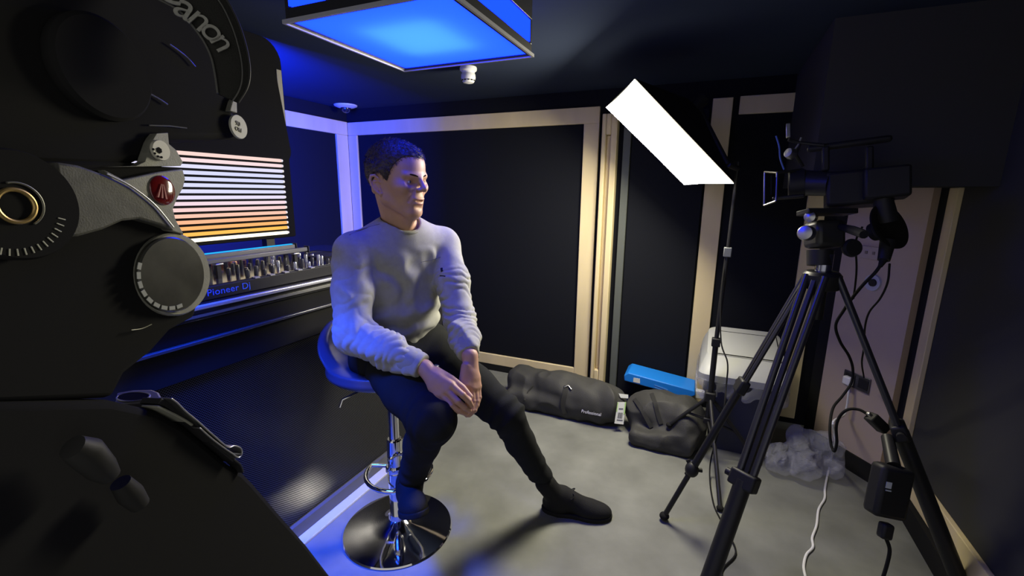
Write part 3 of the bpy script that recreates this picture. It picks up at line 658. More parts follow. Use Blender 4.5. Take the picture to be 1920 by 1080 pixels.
# --- shoes
def shoe(heel, toe, up, ankle, label=None):
    heel = np.asarray(heel); toe = np.asarray(toe); fx = nrm(toe-heel); L = np.linalg.norm(toe-heel); uz = nrm(up-fx*(np.asarray(up) @ fx)); sy = np.cross(uz, fx); ax = [fx, sy, uz]
    g = Field(np.minimum.reduce([heel, toe, ankle])-.09, np.maximum.reduce([heel, toe, ankle])+.09, .003)
    w = lambda t, s_, z: heel+fx*L*t+sy*s_+uz*z
    g.u(g.ell(w(.72, 0, .028), (L*.30, .046, .040), ax)); g.u(g.ell(w(.22, 0, .040), (L*.24, .037, .048), ax), .03)
    g.u(g.cone(w(.24, 0, .05), ankle, .040, .042), .03); g.u(g.cone(w(.66, 0, .040), w(.30, 0, .085), .030, .036), .03)
    g.sub(-g.plane(w(0, 0, .012), -uz) if False else g.plane(w(0, 0, .014), uz), .003)
    v, f = g.mesh(); s_ = mesh_obj('shoe', v, f, SHOEM, person, angle=80)
    h = Field(np.minimum(heel, toe)-.08, np.maximum(heel, toe)+.08, .003)
    h.u(h.ell(w(.72, 0, .014), (L*.31, .050, .06), ax)); h.u(h.ell(w(.22, 0, .014), (L*.25, .041, .06), ax), .04); h.u(h.box(w(.45, 0, .01), (L*.25, .034, .03), ax, .01), .02)
    h.inter(h.plane(w(0, 0, .020), uz)); h.inter(h.plane(w(0, 0, .001), -uz))
    v, f = h.mesh(); mesh_obj('sole', v, f, RUB, s_, angle=50)
    for i in range(4):
        t = .60-.07*i; z = .073+.011*i
        MB().tube([w(t, -.020, z-.006), w(t-.02, -.008, z+.003), w(t-.025, .008, z+.003), w(t, .020, z-.006)], .0028, n=6).build('lace', SHOEM, s_)
    for sd in (-1, 1): MB().tube(smooth_path([w(.40, 0, .098), w(.46, sd*.022, .104), w(.42, sd*.036, .090), w(.40, 0, .096)], 5), .0022, n=6).build('lace_loop', SHOEM, s_)
hl_ = on(1016, 960, 2, 0); tl_ = on(1122, 975, 2, 0); tl_ = hl_ + nrm(tl_-hl_)*.285; hl_ = hl_ + np.array([0, .02, 0]); tl_ = tl_+np.array([0, .02, 0])
shoe(hl_, tl_, (0, 0, 1), AL)
shoe(P(767, 943, 1.62), P(780, 974, 1.43), (.1, -.12, 1), AR)

# ------------------------------------------------------------------ bar stool
SB = np.array([-1.063, 1.300, 0]); stool = thing('bar_stool', 'chrome gas-lift bar stool with a dark seat, under the seated man', 'stool', SB)
MB().lathe([(.215, 0), (.217, .004), (.213, .009), (.17, .018), (.11, .028), (.06, .040), (.036, .056), (.031, .075), (0, .075)], SB, n=96).build('base', CHROME, stool)
MB().lathe([(.030, .07), (.030, .40), (.026, .405), (0, .405)], SB, n=32).build('outer_column', CHROME, stool)
MB().lathe([(.020, .40), (.020, .66), (0, .66)], SB, n=24).build('piston', CHROME, stool)
m = MB(); fr = []
for k_ in range(25):
    a = math.radians(-150+300*k_/24); fr.append(SB + TFW*(.03+.125*math.cos(a)+.0) + TSD*(.125*math.sin(a)) + (0, 0, .275))
m.tube([SB+TFW*-.02+(0, 0, .275)]+fr+[SB+TFW*-.02+(0, 0, .275)], .009, n=12).build('footrest', CHROME, stool)
MB().lathe([(.036, .262), (.038, .266), (.038, .286), (.035, .29)], SB, n=32).build('footrest_collar', CHROME, stool)
LEA = mat('blue_black_leatherette', (.05, .055, .10), .35, spec=.5)
sc_ = SB + np.array([0, 0, .70])
g = Field(sc_-(.28, .28, .08), sc_+(.28, .28, .26), .0045); ax = [TFW, TSD, np.array([0, 0, 1.])]
g.u(g.ell(sc_-TFW*.015+(0, 0, .005), (.215, .225, .055), ax)); g.u(g.ell(sc_-TFW*.02+(0, 0, .11), (.245, .250, .165), ax), .03)
g.sub(g.ell(sc_-TFW*.005+(0, 0, .14), (.225, .232, .155), ax), .01)
X, Y, Z = g.X, g.Y, g.Z; tf_ = (X-sc_[0])*TFW[0]+(Y-sc_[1])*TFW[1]
g.inter(((Z-sc_[2]) - (.035+.13*np.clip((-tf_-.02)/.18, 0, 1)**1.5)).astype(np.float32), .01)
v3, f3 = g.mesh(); mesh_obj('seat', v3, f3, LEA, stool, angle=80)
MB().lathe([(.09, -.045), (.09, -.03), (.03, -.06)][::-1], sc_, n=32).build('seat_plate', BLKM, stool)
MB().tube([sc_+TSD*.0+(0, 0, -.05), sc_-TSD*.10+(0, 0, -.055), sc_-TSD*.19+(0, 0, -.075), sc_-TSD*.20+(0, 0, -.10)], .005).build('height_lever', CHROME, stool)
lc = on(775, 905, 1, SB[1]+.08)
MB().tube(smooth_path([P(735, 868, 1.74), P(728, 885, 1.75), P(730, 905, 1.74), P(741, 916, 1.72)], 6), .003).build('cable_loop', CHROME, stool)

# ------------------------------------------------------------------ softbox on its stand
SBN = np.array([math.cos(math.radians(215))*math.cos(math.radians(-45)), math.sin(math.radians(215))*math.cos(math.radians(-45)), math.sin(math.radians(-45))])
q0 = np.array([-.36, 2.11, 1.83]); q1 = np.array([-.56, 2.48, 1.79]); q2 = np.array([-.15, 2.56, 1.40]); q3 = np.array([.07, 2.25, 1.40])
sbx = thing('softbox', 'glowing white rectangular softbox tilted over the floor on a stand', 'studio light', (.06, 1.90, 1.39))
qs = [q0, q1, q2, q3]; cen = sum(qs)/4
N = 12; v = []; 
for i in range(N+1):
    for j in range(N+1):
        a, b_ = i/N, j/N; p = (q0*(1-a)+q3*a)*(1-b_)+(q1*(1-a)+q2*a)*b_
        s_ = (cen-p)*.10*(4*abs(a-.5)**2*(1-abs(2*b_-1)**2)*0 ) ; e1 = (1-(2*a-1)**2); e2 = (1-(2*b_-1)**2)
        p = p + (cen-p)*.02*((e2 if a in (0, 1) else 0)+(e1 if b_ in (0, 1) else 0)) + SBN*.012*e1*e2
        v.append(p)
f = [(i*(N+1)+j, (i+1)*(N+1)+j, (i+1)*(N+1)+j+1, i*(N+1)+j+1) for i in range(N) for j in range(N)]
mesh_obj('diffuser_cloth', v, f, emat('softbox_glow', (1, .93, .72), SOFT_L), sbx, flat=True)
bk = cen - SBN*.20; m = MB()
rim = [p-SBN*.004 for p in qs]; sm = [bk+(p-cen)*.18 for p in qs]
m.add(rim+sm, [(0, 1, 5, 4), (1, 2, 6, 5), (2, 3, 7, 6), (3, 0, 4, 7), (4, 5, 6, 7), (0, 3, 2, 1)]).build('cover', mat('black_softbox_cloth', (.015, .015, .015), .9, spec=.1), sbx)
MB().cyl(bk+SBN*.01, bk-SBN*.07, .032).build('lamp_holder', BLKP, sbx)


# ---------- REST
def rod(m, pts, r, n=12): return m.tube(pts, r, n)
# light stand
st = thing('light_stand', 'thin black light stand with folding legs under the softbox', 'light stand', (.075, 2.36, 0))
X0, Y0 = .072, 2.38
MB().cyl((X0+.008, Y0, 1.08), (X0+.012, Y0, 1.50), .008).build('upper_tube', BLKM, st)
MB().cyl((X0, Y0, .62), (X0+.008, Y0, 1.10), .0105).build('middle_tube', BLKM, st)
MB().cyl((X0, Y0, .20), (X0, Y0, .64), .0135).build('lower_tube', BLKM, st)
m = MB().box((X0+.008, Y0, 1.085), (.034, .03, .045)); m.build('upper_clamp', mat('grey_clamp', (.16, .17, .18), .5), st, bevel=.003)
MB().box((X0, Y0, .635), (.04, .036, .042)).build('lower_clamp', BLKP, st, bevel=.004)
MB().box((X0, Y0, .345), (.05, .05, .05)).build('hub', BLKP, st, bevel=.006)
MB().box((X0, Y0, .215), (.042, .042, .03)).build('brace_hub', BLKP, st, bevel=.005)
MB().cyl((X0+.012, Y0, 1.47), q3*.8+cen*.2-SBN*.06, .012).cyl(q3*.8+cen*.2-SBN*.06, bk-SBN*.03, .012).build('mounting_arm', BLKM, st)
cb = MB().tube(smooth_path([P(1362, 470, 2.17), P(1352, 560, 2.17), P(1352, 640, 2.14), P(1364, 680, 2.1), P(1362, 720, 2.1), P(1355, 780, 2.06), (.10, 2.22, .06), (.12, 2.0, .006), (.17, 1.84, .006), (.20, 1.72, .006), (.15, 1.60, .006), (.19, 1.50, .006), (.35, 1.40, .006)], 8), .0035).build('power_cable', RUB)
tag(cb, 'thin black cable hanging down the light stand and over the floor', 'cable')

# camera tripod on the right
AP = P(1542, 515, 1.60)
tp = thing('camera_tripod', 'tall black two-stage camera tripod standing on the right', 'tripod', (AP[0], AP[1], 0))
MB().lathe([(.055, -.05), (.06, -.03), (.06, .0), (.05, .012), (0, .012)], AP, n=32).build('crown', BLKM, tp, bevel=.002)
MB().cyl(AP+(0, 0, .0), AP+(0, 0, .075), .026).build('bowl_neck', mat('blue_grey_chrome', (.35, .36, .45), .2, metal=1), tp)
CO = np.array([AP[0], AP[1], 0])
legs = [(np.array([-.071, 1.802, .02]), (1395, 722), (1312, 873)), (P(1325, 1100, 1.56), (1432, 845), None), (P(1797, 1085, 1.52), (1690, 800), None)]
for i, (ft, l1, l2) in enumerate(legs):
    tpt = AP + nrm((ft-AP)*(1, 1, 0))*.045; dr = nrm(ft-tpt); Lg = np.linalg.norm(ft-tpt); sdv = nrm(np.cross(dr, (0, 0, 1))); th = (1.0, 1.45, 1.25)[i]
    mid = tpt+dr*Lg*(.42, .66, .52)[i]; kn = tpt+dr*Lg*.78
    lg = MB().box((tpt+mid)/2+dr*0, (.012*th, np.linalg.norm(mid-tpt), .016), [sdv, dr, np.cross(sdv, dr)]).build('leg', BLKM, tp, bevel=.003)
    for s_ in (-1, 1): MB().cyl(tpt+sdv*s_*.020*th, mid+sdv*s_*.016*th, .0085*th).build('leg_tube', mat('leg_tube_sheen', (.06, .06, .07), .28, metal=.6, spec=.5), lg)
    MB().box(mid, (.062*th, .058, .036*th), [sdv, dr, np.cross(sdv, dr)]).build('leg_lock', BLKP, lg, bevel=.008)
    MB().cyl(mid+sdv*.03*th, mid+sdv*.045*th, .013).build('lock_knob', BLKP, lg)
    if i == 0:
        MB().cyl(mid, kn, .0145).build('leg_stage', BLKM, lg); MB().ell(kn, (.027, .027, .032)).build('spreader_joint', BLKP, lg)
        for a_ in (0, 2.1, 4.2): MB().cyl(kn, kn+.038*np.array([math.cos(a_), .3, math.sin(a_)]), .006, .009).build('wing_screw', BLKP, lg)
        MB().cyl(kn, ft, .0105).build('leg_stage', BLKM, lg); MB().ell(ft, (.020, .020, .016)).build('rubber_foot', RUB, lg)
    else:
        MB().cyl(mid, ft, .020*th).build('leg_stage', BLKM, lg); MB().ell(ft, (.024*th,)*3).build('rubber_foot', RUB, lg)
sp = AP-(0, 0, .44)
MB().cyl(AP-(0, 0, .04), AP-(0, 0, .16), .022).build('centre_tube', BLKM, tp)
# fluid head
FH = P(1540, 445, 1.58); HMm = mat('dark_head_casting', (.05, .05, .052), .4, metal=.4)
m = MB().cyl(P(1536, 498, 1.60), P(1538, 470, 1.60), .038, .042); m.build('head_base', BLKM, tp)
MB().box(P(1545, 440, 1.60), (.10, .09, .095), [RT, FW, UP]).build('head_casting', HMm, tp, bevel=.016)
kb = MB().lathe([(0, -.02), (.022, -.02), (.026, -.014), (.026, .01), (.022, .016), (.008, .019), (0, .019)], P(1512, 437, 1.555), nrm(-RT*.75-FW*.66)).build('tension_knob', STEEL, tp)
MB().lathe([(0, -.02), (.016, -.02), (.018, .01), (.006, .016), (0, .016)], P(1520, 407, 1.56), nrm(-RT*.8-FW*.6)).build('lock_knob', STEEL, tp)
MB().lathe([(0, -.012), (.028, -.012), (.032, 0), (.028, .012), (0, .012)], P(1597, 465, 1.56), -FW, n=32).build('drag_knob', BLKP, tp)
MB().box(P(1550, 398, 1.58), (.17, .07, .018), [RT, FW, UP]).build('top_plate', BLKM, tp, bevel=.003)
MB().tube([P(1575, 425, 1.56), P(1600, 430, 1.45), P(1618, 437, 1.36)], .011).tube([P(1585, 428, 1.52), P(1620, 440, 1.34)], .012).build('pan_handle', RUB, tp)

# camera on the right tripod, seen from behind
vc = thing('video_camera', 'black rigged video camera on the right tripod, seen from behind in the dark', 'camera', P(1560, 390, 1.58))
A1 = nrm(-RT*.86+FW*.5); A2 = nrm(np.cross(UP, A1)); CAX = [A1, A2, UP]
def VC(px, py, d, sz, name, m_=BLKP, bv=.006): return MB().box(P(px, py, d), sz, CAX).build(name, m_, vc, bevel=bv)
VC(1608, 355, 1.58, (.19, .11, .12), 'body', BLKP, .012)
VC(1660, 345, 1.50, (.12, .09, .10), 'battery_pack', BLKP, .008)
VC(1590, 270, 1.58, (.24, .028, .022), 'top_handle', BLKP, .009)
VC(1548, 298, 1.60, (.022, .026, .085), 'handle_post'); VC(1630, 298, 1.56, (.022, .026, .085), 'handle_post')
MB().tube([P(1545, 272, 1.60), P(1500, 268, 1.64), P(1478, 262, 1.64)], .006).build('accessory_arm', BLKM, vc)
MB().tube([P(1500, 268, 1.64), P(1492, 290, 1.645), P(1505, 312, 1.66)], .006).build('accessory_arm', BLKM, vc)
MB().tube([P(1505, 318, 1.665), P(1457, 324, 1.665)], .005).build('frame_arm', BLKM, vc)
VC(1478, 245, 1.64, (.014, .014, .05), 'cold_shoe_mount', STEEL, .002)
MB().cyl(P(1560, 345, 1.60), P(1506, 343, 1.68), .042, .046, 32).build('lens', BLKM, vc)
MB().lathe([(.047, 0), (.052, .004), (.052, .05), (.047, .054)], P(1510, 343, 1.675), A1, 40).build('lens_hood', BLKP, vc)
MB().lathe([(0, 0), (.018, 0), (.020, .01), (.016, .026), (0, .028)], P(1487, 290, 1.64), nrm(-RT*.9-FW*.3+UP*.2)).build('lens_glint', STEEL, vc)  # steel piece stands in for a glint on the lens edge
m = MB(); fl = [P(1434, 322, 1.75), P(1457, 324, 1.66), P(1455, 377, 1.66), P(1433, 385, 1.75)]
for i in range(4): m.tube([fl[i], fl[(i+1) % 4]], .0035, 8)
m.build('matte_frame', mat('lit_edge_metal', (.22, .22, .22), .3, metal=.9), vc)  # paler metal paints in the edges lit by the softbox
MB().box(P(1446, 352, 1.71), (.004, .10, .07), [A1, A2, UP]).build('matte_flag', BLK, vc)
VC(1478, 370, 1.66, (.10, .02, .012), 'support_rod', BLKM, .004)
MB().tube(smooth_path([P(1455, 255, 1.66), P(1461, 275, 1.655), P(1463, 297, 1.65), P(1470, 318, 1.65)], 6), .0028).build('blue_cable', mat('blue_cable_jacket', (.08, .15, .5), .4), vc)
MB().tube(smooth_path([P(1502, 258, 1.64), P(1496, 272, 1.64), P(1486, 285, 1.64)], 6), .003).build('short_cable', mat('grey_cable_jacket', (.3, .3, .28), .4), vc)
VC(1545, 335, 1.52, (.05, .006, .035), 'side_panel', STEEL, .003) if False else None
eye = MB().lathe([(0, -.05), (.030, -.05), (.034, -.03), (.060, -.008), (.078, 0), (.080, .006), (.070, .008), (.04, -.004), (0, -.006)], P(1665, 425, 1.50), nrm(-FW*.85+UP*.25+RT*.25), 48).build('eyecup', RUB, vc)
MB().cyl(P(1655, 370, 1.50), P(1662, 415, 1.51), .026, .034).build('viewfinder_arm', BLKP, vc)
MB().cyl(P(1665, 452, 1.49), P(1657, 488, 1.48), .022, .017).build('cable_connector', BLKP, vc)
MB().cyl(P(1657, 486, 1.48), P(1650, 500, 1.48), .012, .006).build('strain_relief', RUB, vc)

# cables, adapters and power brick on the right
def cable(pts, r, m_, label, name='power_cable'):
    o = MB().tube(smooth_path([P(*p) if len(p) == 3 and p[0] > 20 else p for p in pts], 8), r, 10).build(name, m_); return tag(o, label, 'cable')
cable([(1652, 496, 1.485), (1640, 512, 1.50), (1620, 532, 1.55), (1600, 556, 1.60), (1582, 582, 1.66), (1567, 610, 1.72), (1575, 640, 1.78), (1592, 668, 1.85), (1599, 692, 1.90), (1596, 718, 1.92), (1580, 742, 1.9), (1562, 765, 1.86), (1556, 800, 1.8), (1558, 832, 1.78), (1564, 846, 1.76), (1569, 830, 1.74), (1568, 800, 1.72), (1575, 780, 1.70), (1590, 768, 1.68), (1610, 768, 1.66), (1626, 776, 1.64)], .0052, RUB, 'thick black cable looping in front of the beige wall to the small adapter', 'looped_cable')
cable([(1617, 425, 1.55), (1605, 452, 1.57), (1606, 500, 1.6), (1604, 530, 1.63), (1600, 560, 1.66)], .0032, RUB, 'thin black cable hanging straight down beside the drag knob', 'thin_cable')
cable([(1668, 495, 1.50), (1664, 530, 1.55), (1650, 560, 1.62), (1630, 585, 1.70), (1622, 612, 1.78), (1620, 650, 1.86), (1616, 680, 1.96), (1620, 708, 2.13)], .0034, RUB, 'black cable running from the connector down to the steel wall socket', 'socket_cable')
WC = mat('white_cable_jacket', (.75, .75, .76), .45, spec=.4)
s0 = on_diag(1592, 720, .03)
fl_ = [on(x, y, 2, .005) for x, y in ((1558, 862), (1553, 885), (1547, 915), (1546, 935), (1535, 955), (1531, 985), (1523, 1008), (1524, 1026), (1512, 1040), (1507, 1062), (1511, 1085))]
cable([tuple(s0), tuple(on_diag(1590, 745, .035)), tuple(on_diag(1587, 765, .035)), tuple(on_diag(1582, 779, .06)), (1563, 790, 2.02), (1564, 812, 2.06), (1566, 832, 2.10)] + [tuple(q) for q in fl_], .0048, WC, 'white cable running from the wall socket across the floor', 'white_cable')
ad = thing('power_adapter', 'small black power adapter hanging by the right tripod leg', 'adapter', P(1644, 792, 1.63))
dv = nrm(RT*.72-UP*.7)
MB().box(P(1645, 793, 1.63), (.072, .04, .036), [dv, FW, np.cross(dv, FW)]).build('case', BLKP, ad, bevel=.005); MB().box(P(1630, 777, 1.61), (.016, .014, .012), [dv, FW, np.cross(dv, FW)]).build('plug', STEEL, ad, bevel=.003)
pbk = thing('battery_box', 'large black battery box with a small white label strapped low on the tripod leg', 'battery', P(1665, 930, 1.45))
Bc = P(1666, 920, 1.46); bx = [nrm(RT*.98-UP*.2), FW, nrm(UP*.98+RT*.2)]
MB().box(Bc, (.105, .06, .165), bx).build('case', BLKP, pbk, bevel=.014)
MB().box(Bc+bx[0]*-.030-FW*.0305+bx[2]*.025, (.018, .0015, .020), bx).build('label', mat('pale_label', (.6, .65, .75), .6), pbk)
MB().box(Bc+bx[0]*-.028-FW*.0305+bx[2]*.008, (.018, .0015, .004), bx).build('label_strip', mat('pale_label_strip', (.5, .55, .65), .6), pbk)
MB().cyl(Bc+bx[2]*.08, P(1664, 820, 1.55), .020, .018).build('clamp_arm', BLKM, pbk)
MB().box(P(1660, 995, 1.44), (.036, .03, .05), bx).build('plug', BLKP, pbk, bevel=.008)
cable([(1661, 1008, 1.44), (1668, 1030, 1.45), (1664, 1055, 1.46), (1655, 1085, 1.47)], .0055, RUB, 'black cable hanging from the plug under the battery box', 'battery_cable')

# sockets on the beige wall
WX = [dw, np.array([0, 0, 1.]), nw]
sk = thing('wall_socket', 'dark steel double wall socket low on the beige wall with a white plug', 'wall socket', on_diag(1604, 714))
MB().box(on_diag(1606, 715, .004), (.135, .075, .008), WX).build('plate', mat('dark_steel_plate', (.16, .16, .17), .35, metal=.8), sk, bevel=.002)
for o_ in (-.034, .034): MB().box(on_diag(1606, 715, .009)+dw*o_, (.05, .05, .004), WX).build('outlet', BLKP, sk, bevel=.002)
MB().box(on_diag(1590, 714, .022), (.045, .045, .028), WX).build('white_plug', WHT, sk, bevel=.008)
rs = thing('round_outlet', 'round white outlet with dark centre above the steel wall socket', 'wall socket', on_diag(1637, 530))
MB().lathe([(0, 0), (.040, 0), (.038, .008), (0, .009)], on_diag(1637, 530, .001), nw, 40).build('plate', mat('lilac_white_plate', (.42, .43, .52), .5), rs)
MB().lathe([(0, 0), (.018, 0), (.017, .008), (0, .009)], on_diag(1637, 530, .009), nw, 32).build('dark_centre', BLKP, rs)
sw_ = thing('light_switch', 'small pale switch plate near the top of the beige wall', 'switch', on_diag(1631, 474))
MB().box(on_diag(1631, 474, .004), (.085, .060, .008), WX).build('plate', mat('beige_plate', (.42, .35, .31), .6), sw_, bevel=.002)
for o_ in (-.018, .018): MB().box(on_diag(1631, 474, .009)+dw*o_, (.012, .014, .003), WX).build('rocker', mat('brown_rocker', (.2, .16, .15), .5), sw_)

# bin
bn = thing('waste_bin', 'dark waste bin with grey swing lid and clear plastic liner against the back wall', 'bin', (.25, 2.66, 0))
def rrect(x0, x1, y0, y1, z, r=.03, n=5):
    o = []
    for cx, cy, a0_ in ((x1-r, y1-r, 0), (x0+r, y1-r, 90), (x0+r, y0+r, 180), (x1-r, y0+r, 270)):
        for k in range(n+1): a = math.radians(a0_+90*k/n); o.append((cx+r*math.cos(a), cy+r*math.sin(a), z))
    return o
def loft(rings, cap0=True, cap1=True):
    n = len(rings[0]); m = MB(); v = [p for R_ in rings for p in R_]; f = []
    for i in range(len(rings)-1): f += [(i*n+k, i*n+(k+1) % n, (i+1)*n+(k+1) % n, (i+1)*n+k) for k in range(n)]
    if cap0: f.append(tuple(range(n-1, -1, -1)))
    if cap1: f.append(tuple((len(rings)-1)*n+k for k in range(n)))
    return m.add(v, f)
loft([rrect(.09, .385, 2.50, 2.80, .0), rrect(.05, .40, 2.47, 2.85, .42)]).build('bin_body', mat('navy_bin_plastic', (.035, .038, .075), .5, spec=.3), bn)
LID = mat('light_grey_bin_lid', (.40, .41, .40), .45, spec=.35)
def tilt_ring(x0, x1, y0, y1, zf, zb, r=.05): return [(p[0], p[1], zf+(zb-zf)*(p[1]-y0)/(y1-y0)) for p in rrect(x0, x1, y0, y1, 0, r)]
loft([rrect(.005, .43, 2.43, 2.89, .405, .05), rrect(.005, .43, 2.43, 2.89, .440, .05), tilt_ring(.015, .42, 2.45, 2.88, .462, .52), tilt_ring(.04, .405, 2.52, 2.86, .512, .585), tilt_ring(.055, .39, 2.56, 2.85, .520, .592)]).build('lid', LID, bn, angle=25)
fz = lambda y: .5135+(y-2.52)*(.0715/.34)
fr_l = [(.075, 2.545, 0), (.385, 2.545, 0), (.385, 2.80, 0), (.075, 2.80, 0)]
m = MB()
for i in range(3):
    a_, b2 = fr_l[i], fr_l[(i+1) % 4]; m.tube([(a_[0], a_[1], fz(a_[1])+.006), (b2[0], b2[1], fz(b2[1])+.006)], .0028, 6)
m.build('flap_gap', BLK, bn)
g = Field((-.05, 2.36, .26), (.48, 2.93, .44), .006)
g.u(g.box(((.215), 2.66, .37), (.218, .232, .075), np.eye(3), .05)); g.sub(g.box((.215, 2.66, .37), (.213, .227, .20), np.eye(3), .05))
g.d = g.d + (.010*wob(g.X, g.Y, g.Z, 55, 41)*np.clip((.42-g.Z)/.08, 0, 1)).astype(np.float32)
vB, fB = g.mesh()
CLR = bpy.data.materials.new('clear_plastic'); CLR.use_nodes = True; nt = CLR.node_tree; nt.nodes.clear()
o_ = nt.nodes.new('ShaderNodeOutputMaterial'); t_ = nt.nodes.new('ShaderNodeBsdfTransparent'); g_ = nt.nodes.new('ShaderNodeBsdfPrincipled'); mx_ = nt.nodes.new('ShaderNodeMixShader')
g_.inputs['Base Color'].default_value = (.72, .74, .80, 1); g_.inputs['Roughness'].default_value = .12; g_.inputs['Specular IOR Level'].default_value = 1.0
t_.inputs[0].default_value = (.93, .93, .96, 1)
nz = nt.nodes.new('ShaderNodeTexNoise'); nz.inputs['Scale'].default_value = 35; bp_ = nt.nodes.new('ShaderNodeBump'); bp_.inputs['Strength'].default_value = .8; bp_.inputs['Distance'].default_value = .01
nt.links.new(nz.outputs[0], bp_.inputs['Height']); nt.links.new(bp_.outputs[0], g_.inputs['Normal'])
mx_.inputs[0].default_value = .17; nt.links.new(t_.outputs[0], mx_.inputs[1]); nt.links.new(g_.outputs[0], mx_.inputs[2]); nt.links.new(mx_.outputs[0], o_.inputs[0])
mesh_obj('liner', vB, fB, CLR, bn, angle=80)

# bubble wrap bundle
g = Field((.32, 2.20, -.01), (.78, 2.64, .27), .0048); X, Y, Z = g.X, g.Y, g.Z
g.u(g.cone((.52, 2.38, .075), (.50, 2.52, .15), .070, .060)); g.u(g.ell((.42, 2.42, .06), (.075, .085, .07)), .02); g.u(g.ell((.60, 2.50, .12), (.10, .08, .09)), .03); g.u(g.ell((.64, 2.47, .06), (.07, .07, .065)), .03)
g.d = g.d + (.013*wob(X, Y, Z, 42, 51) + .008*np.abs(wob(X, Y, Z, 85, 52))).astype(np.float32)
g.inter(-(g.plane((0, 0, .001), (0, 0, 1))))
vW, fW = g.mesh()
BW = CLR.copy(); BW.name = 'crumpled_bubble_wrap'; BW.node_tree.nodes['Mix Shader'].inputs[0].default_value = .22
bw = mesh_obj('bubble_wrap', vW, fW, BW, None, angle=80); tag(bw, 'crumpled bundle of clear bubble wrap on the floor below the beige wall', 'bubble wrap')

# bags on the floor
BAGM = mat('black_bag_nylon', (.045, .045, .043), .6, spec=.25, bump=.3, bscale=250)
def bag(name, label, lo, hi, prims, seed, amp=.006):
    g = Field(lo, hi, .006); prims(g); X, Y, Z = g.X, g.Y, g.Z
    w = np.abs(wob(X, Y, Z, 17, seed)); w2 = wob(X, Y, Z, 45, seed+1)
    g.d = g.d + (amp*3.6*(w-.35) + amp*.35*w2).astype(np.float32); g.inter(-(g.plane((0, 0, .002), (0, 0, 1))))
    v, f = g.mesh(); root = thing(name, label, 'bag', ((lo[0]+hi[0])/2, (lo[1]+hi[1])/2, 0)); mesh_obj('bag_body', v, f, BAGM, root, angle=80); return root, v, f
from mathutils.bvhtree import BVHTree
def pr1(g):
    g.u(g.cone((-1.07, 2.64, .115), (-.78, 2.60, .12), .105, .118)); g.u(g.cone((-.78, 2.60, .12), (-.47, 2.56, .118), .118, .112), .03); g.u(g.box((-.80, 2.58, .06), (.32, .12, .06), np.eye(3), .04), .03)
b1, v1, f1 = bag('tripod_bag', 'long black padded tripod bag on the floor by the back wall, left of the tag', (-1.25, 2.38, -.01), (-.26, 2.80, .30), pr1, 61)
bv1 = BVHTree.FromPolygons([tuple(x) for x in v1], [tuple(x) for x in f1.tolist()])
def hit(bv, px, py, off=.003):
    h = bv.ray_cast(Vector(CAM), Vector(nrm(ray(px, py)))); return (np.array(h[0])+np.array(h[1])*off) if h[0] else on(px, py, 1, 2.5)
m = MB(); sxs = np.linspace(0, 1, 14)
def strap(bv, pts, w, name, parent, m_=RUB, thick=.003):
    q = [hit(bv, *p, .004) for p in pts]; q = smooth_path(q, 4); m = MB(); v = []; f = []
    for i, p in enumerate(q):
        t = nrm(q[min(i+1, len(q)-1)]-q[max(i-1, 0)]); vw = nrm(p-CAM); s_ = nrm(np.cross(t, vw)); v += [p-s_*w/2, p+s_*w/2, p+s_*w/2-vw*thick, p-s_*w/2-vw*thick]
    for i in range(len(q)-1):
        a = 4*i
        for k in range(4): f.append((a+k, a+(k+1) % 4, a+4+(k+1) % 4, a+4+k))
    f += [(0, 3, 2, 1), tuple(len(v)-4+k for k in range(4))]
    return MB().add(v, f).build(name, m_, parent)
STR = mat('black_webbing', (.022, .022, .022), .8)
strap(bv1, [(1062, 724), (1059, 740), (1056, 758), (1060, 775)], .030, 'strap', b1, STR)
MB().tube([hit(bv1, 1058, 727, .008), hit(bv1, 1066, 724, .010), hit(bv1, 1072, 731, .008)], .004).build('buckle', STEEL, b1)
strap(bv1, [(1000, 722), (990, 735), (984, 750)], .008, 'seam', b1, STR)
ltx = hit(bv1, 1091, 770, .006); rtx = hit(bv1, 1127, 777, .006); nvw = nrm(CAM-ltx)
text_obj('lettering', 'Professional', (ltx+rtx)/2+nvw*.006, rtx-ltx, np.cross(nvw, rtx-ltx), .026, mat('pale_print', (.5, .5, .6), .6), b1, width=float(np.linalg.norm(rtx-ltx)))
def pr2(g):
    g.u(g.ell((-.165, 2.55, .12), (.20, .15, .125))); g.u(g.ell((-.03, 2.50, .10), (.10, .16, .14)), .06); g.u(g.box((-.14, 2.48, .05), (.17, .16, .05), np.eye(3), .04), .04)
b2, v2_, f2_ = bag('light_stand_bag', 'slumped black holdall on the floor in front of the blue case, right of the tag', (-.46, 2.30, -.01), (.17, 2.80, .31), pr2, 71, .007)
bv2 = BVHTree.FromPolygons([tuple(x) for x in v2_], [tuple(x) for x in f2_.tolist()])
strap(bv2, [(1222, 738), (1228, 755), (1233, 775), (1240, 795)], .022, 'strap', b2, STR)
strap(bv2, [(1190, 748), (1202, 765), (1213, 785), (1222, 802)], .022, 'strap', b2, STR)
# legs of the light stand, one resting on the holdall
for ft in (tuple(hit(bv2, 1257, 797, .012)), (.33, 2.43, .012), (.147, 1.965, .012)):
    f3_ = np.array(ft); hb = np.array([X0, Y0, .345]); lg = MB().cyl(hb, f3_, .0095).build('leg', BLKM, st)
    MB().ell(f3_, (.016, .016, .012)).build('rubber_foot', RUB, lg)
    MB().cyl((X0, Y0, .215), hb*.45+f3_*.55, .0065).build('brace', BLKM, st)
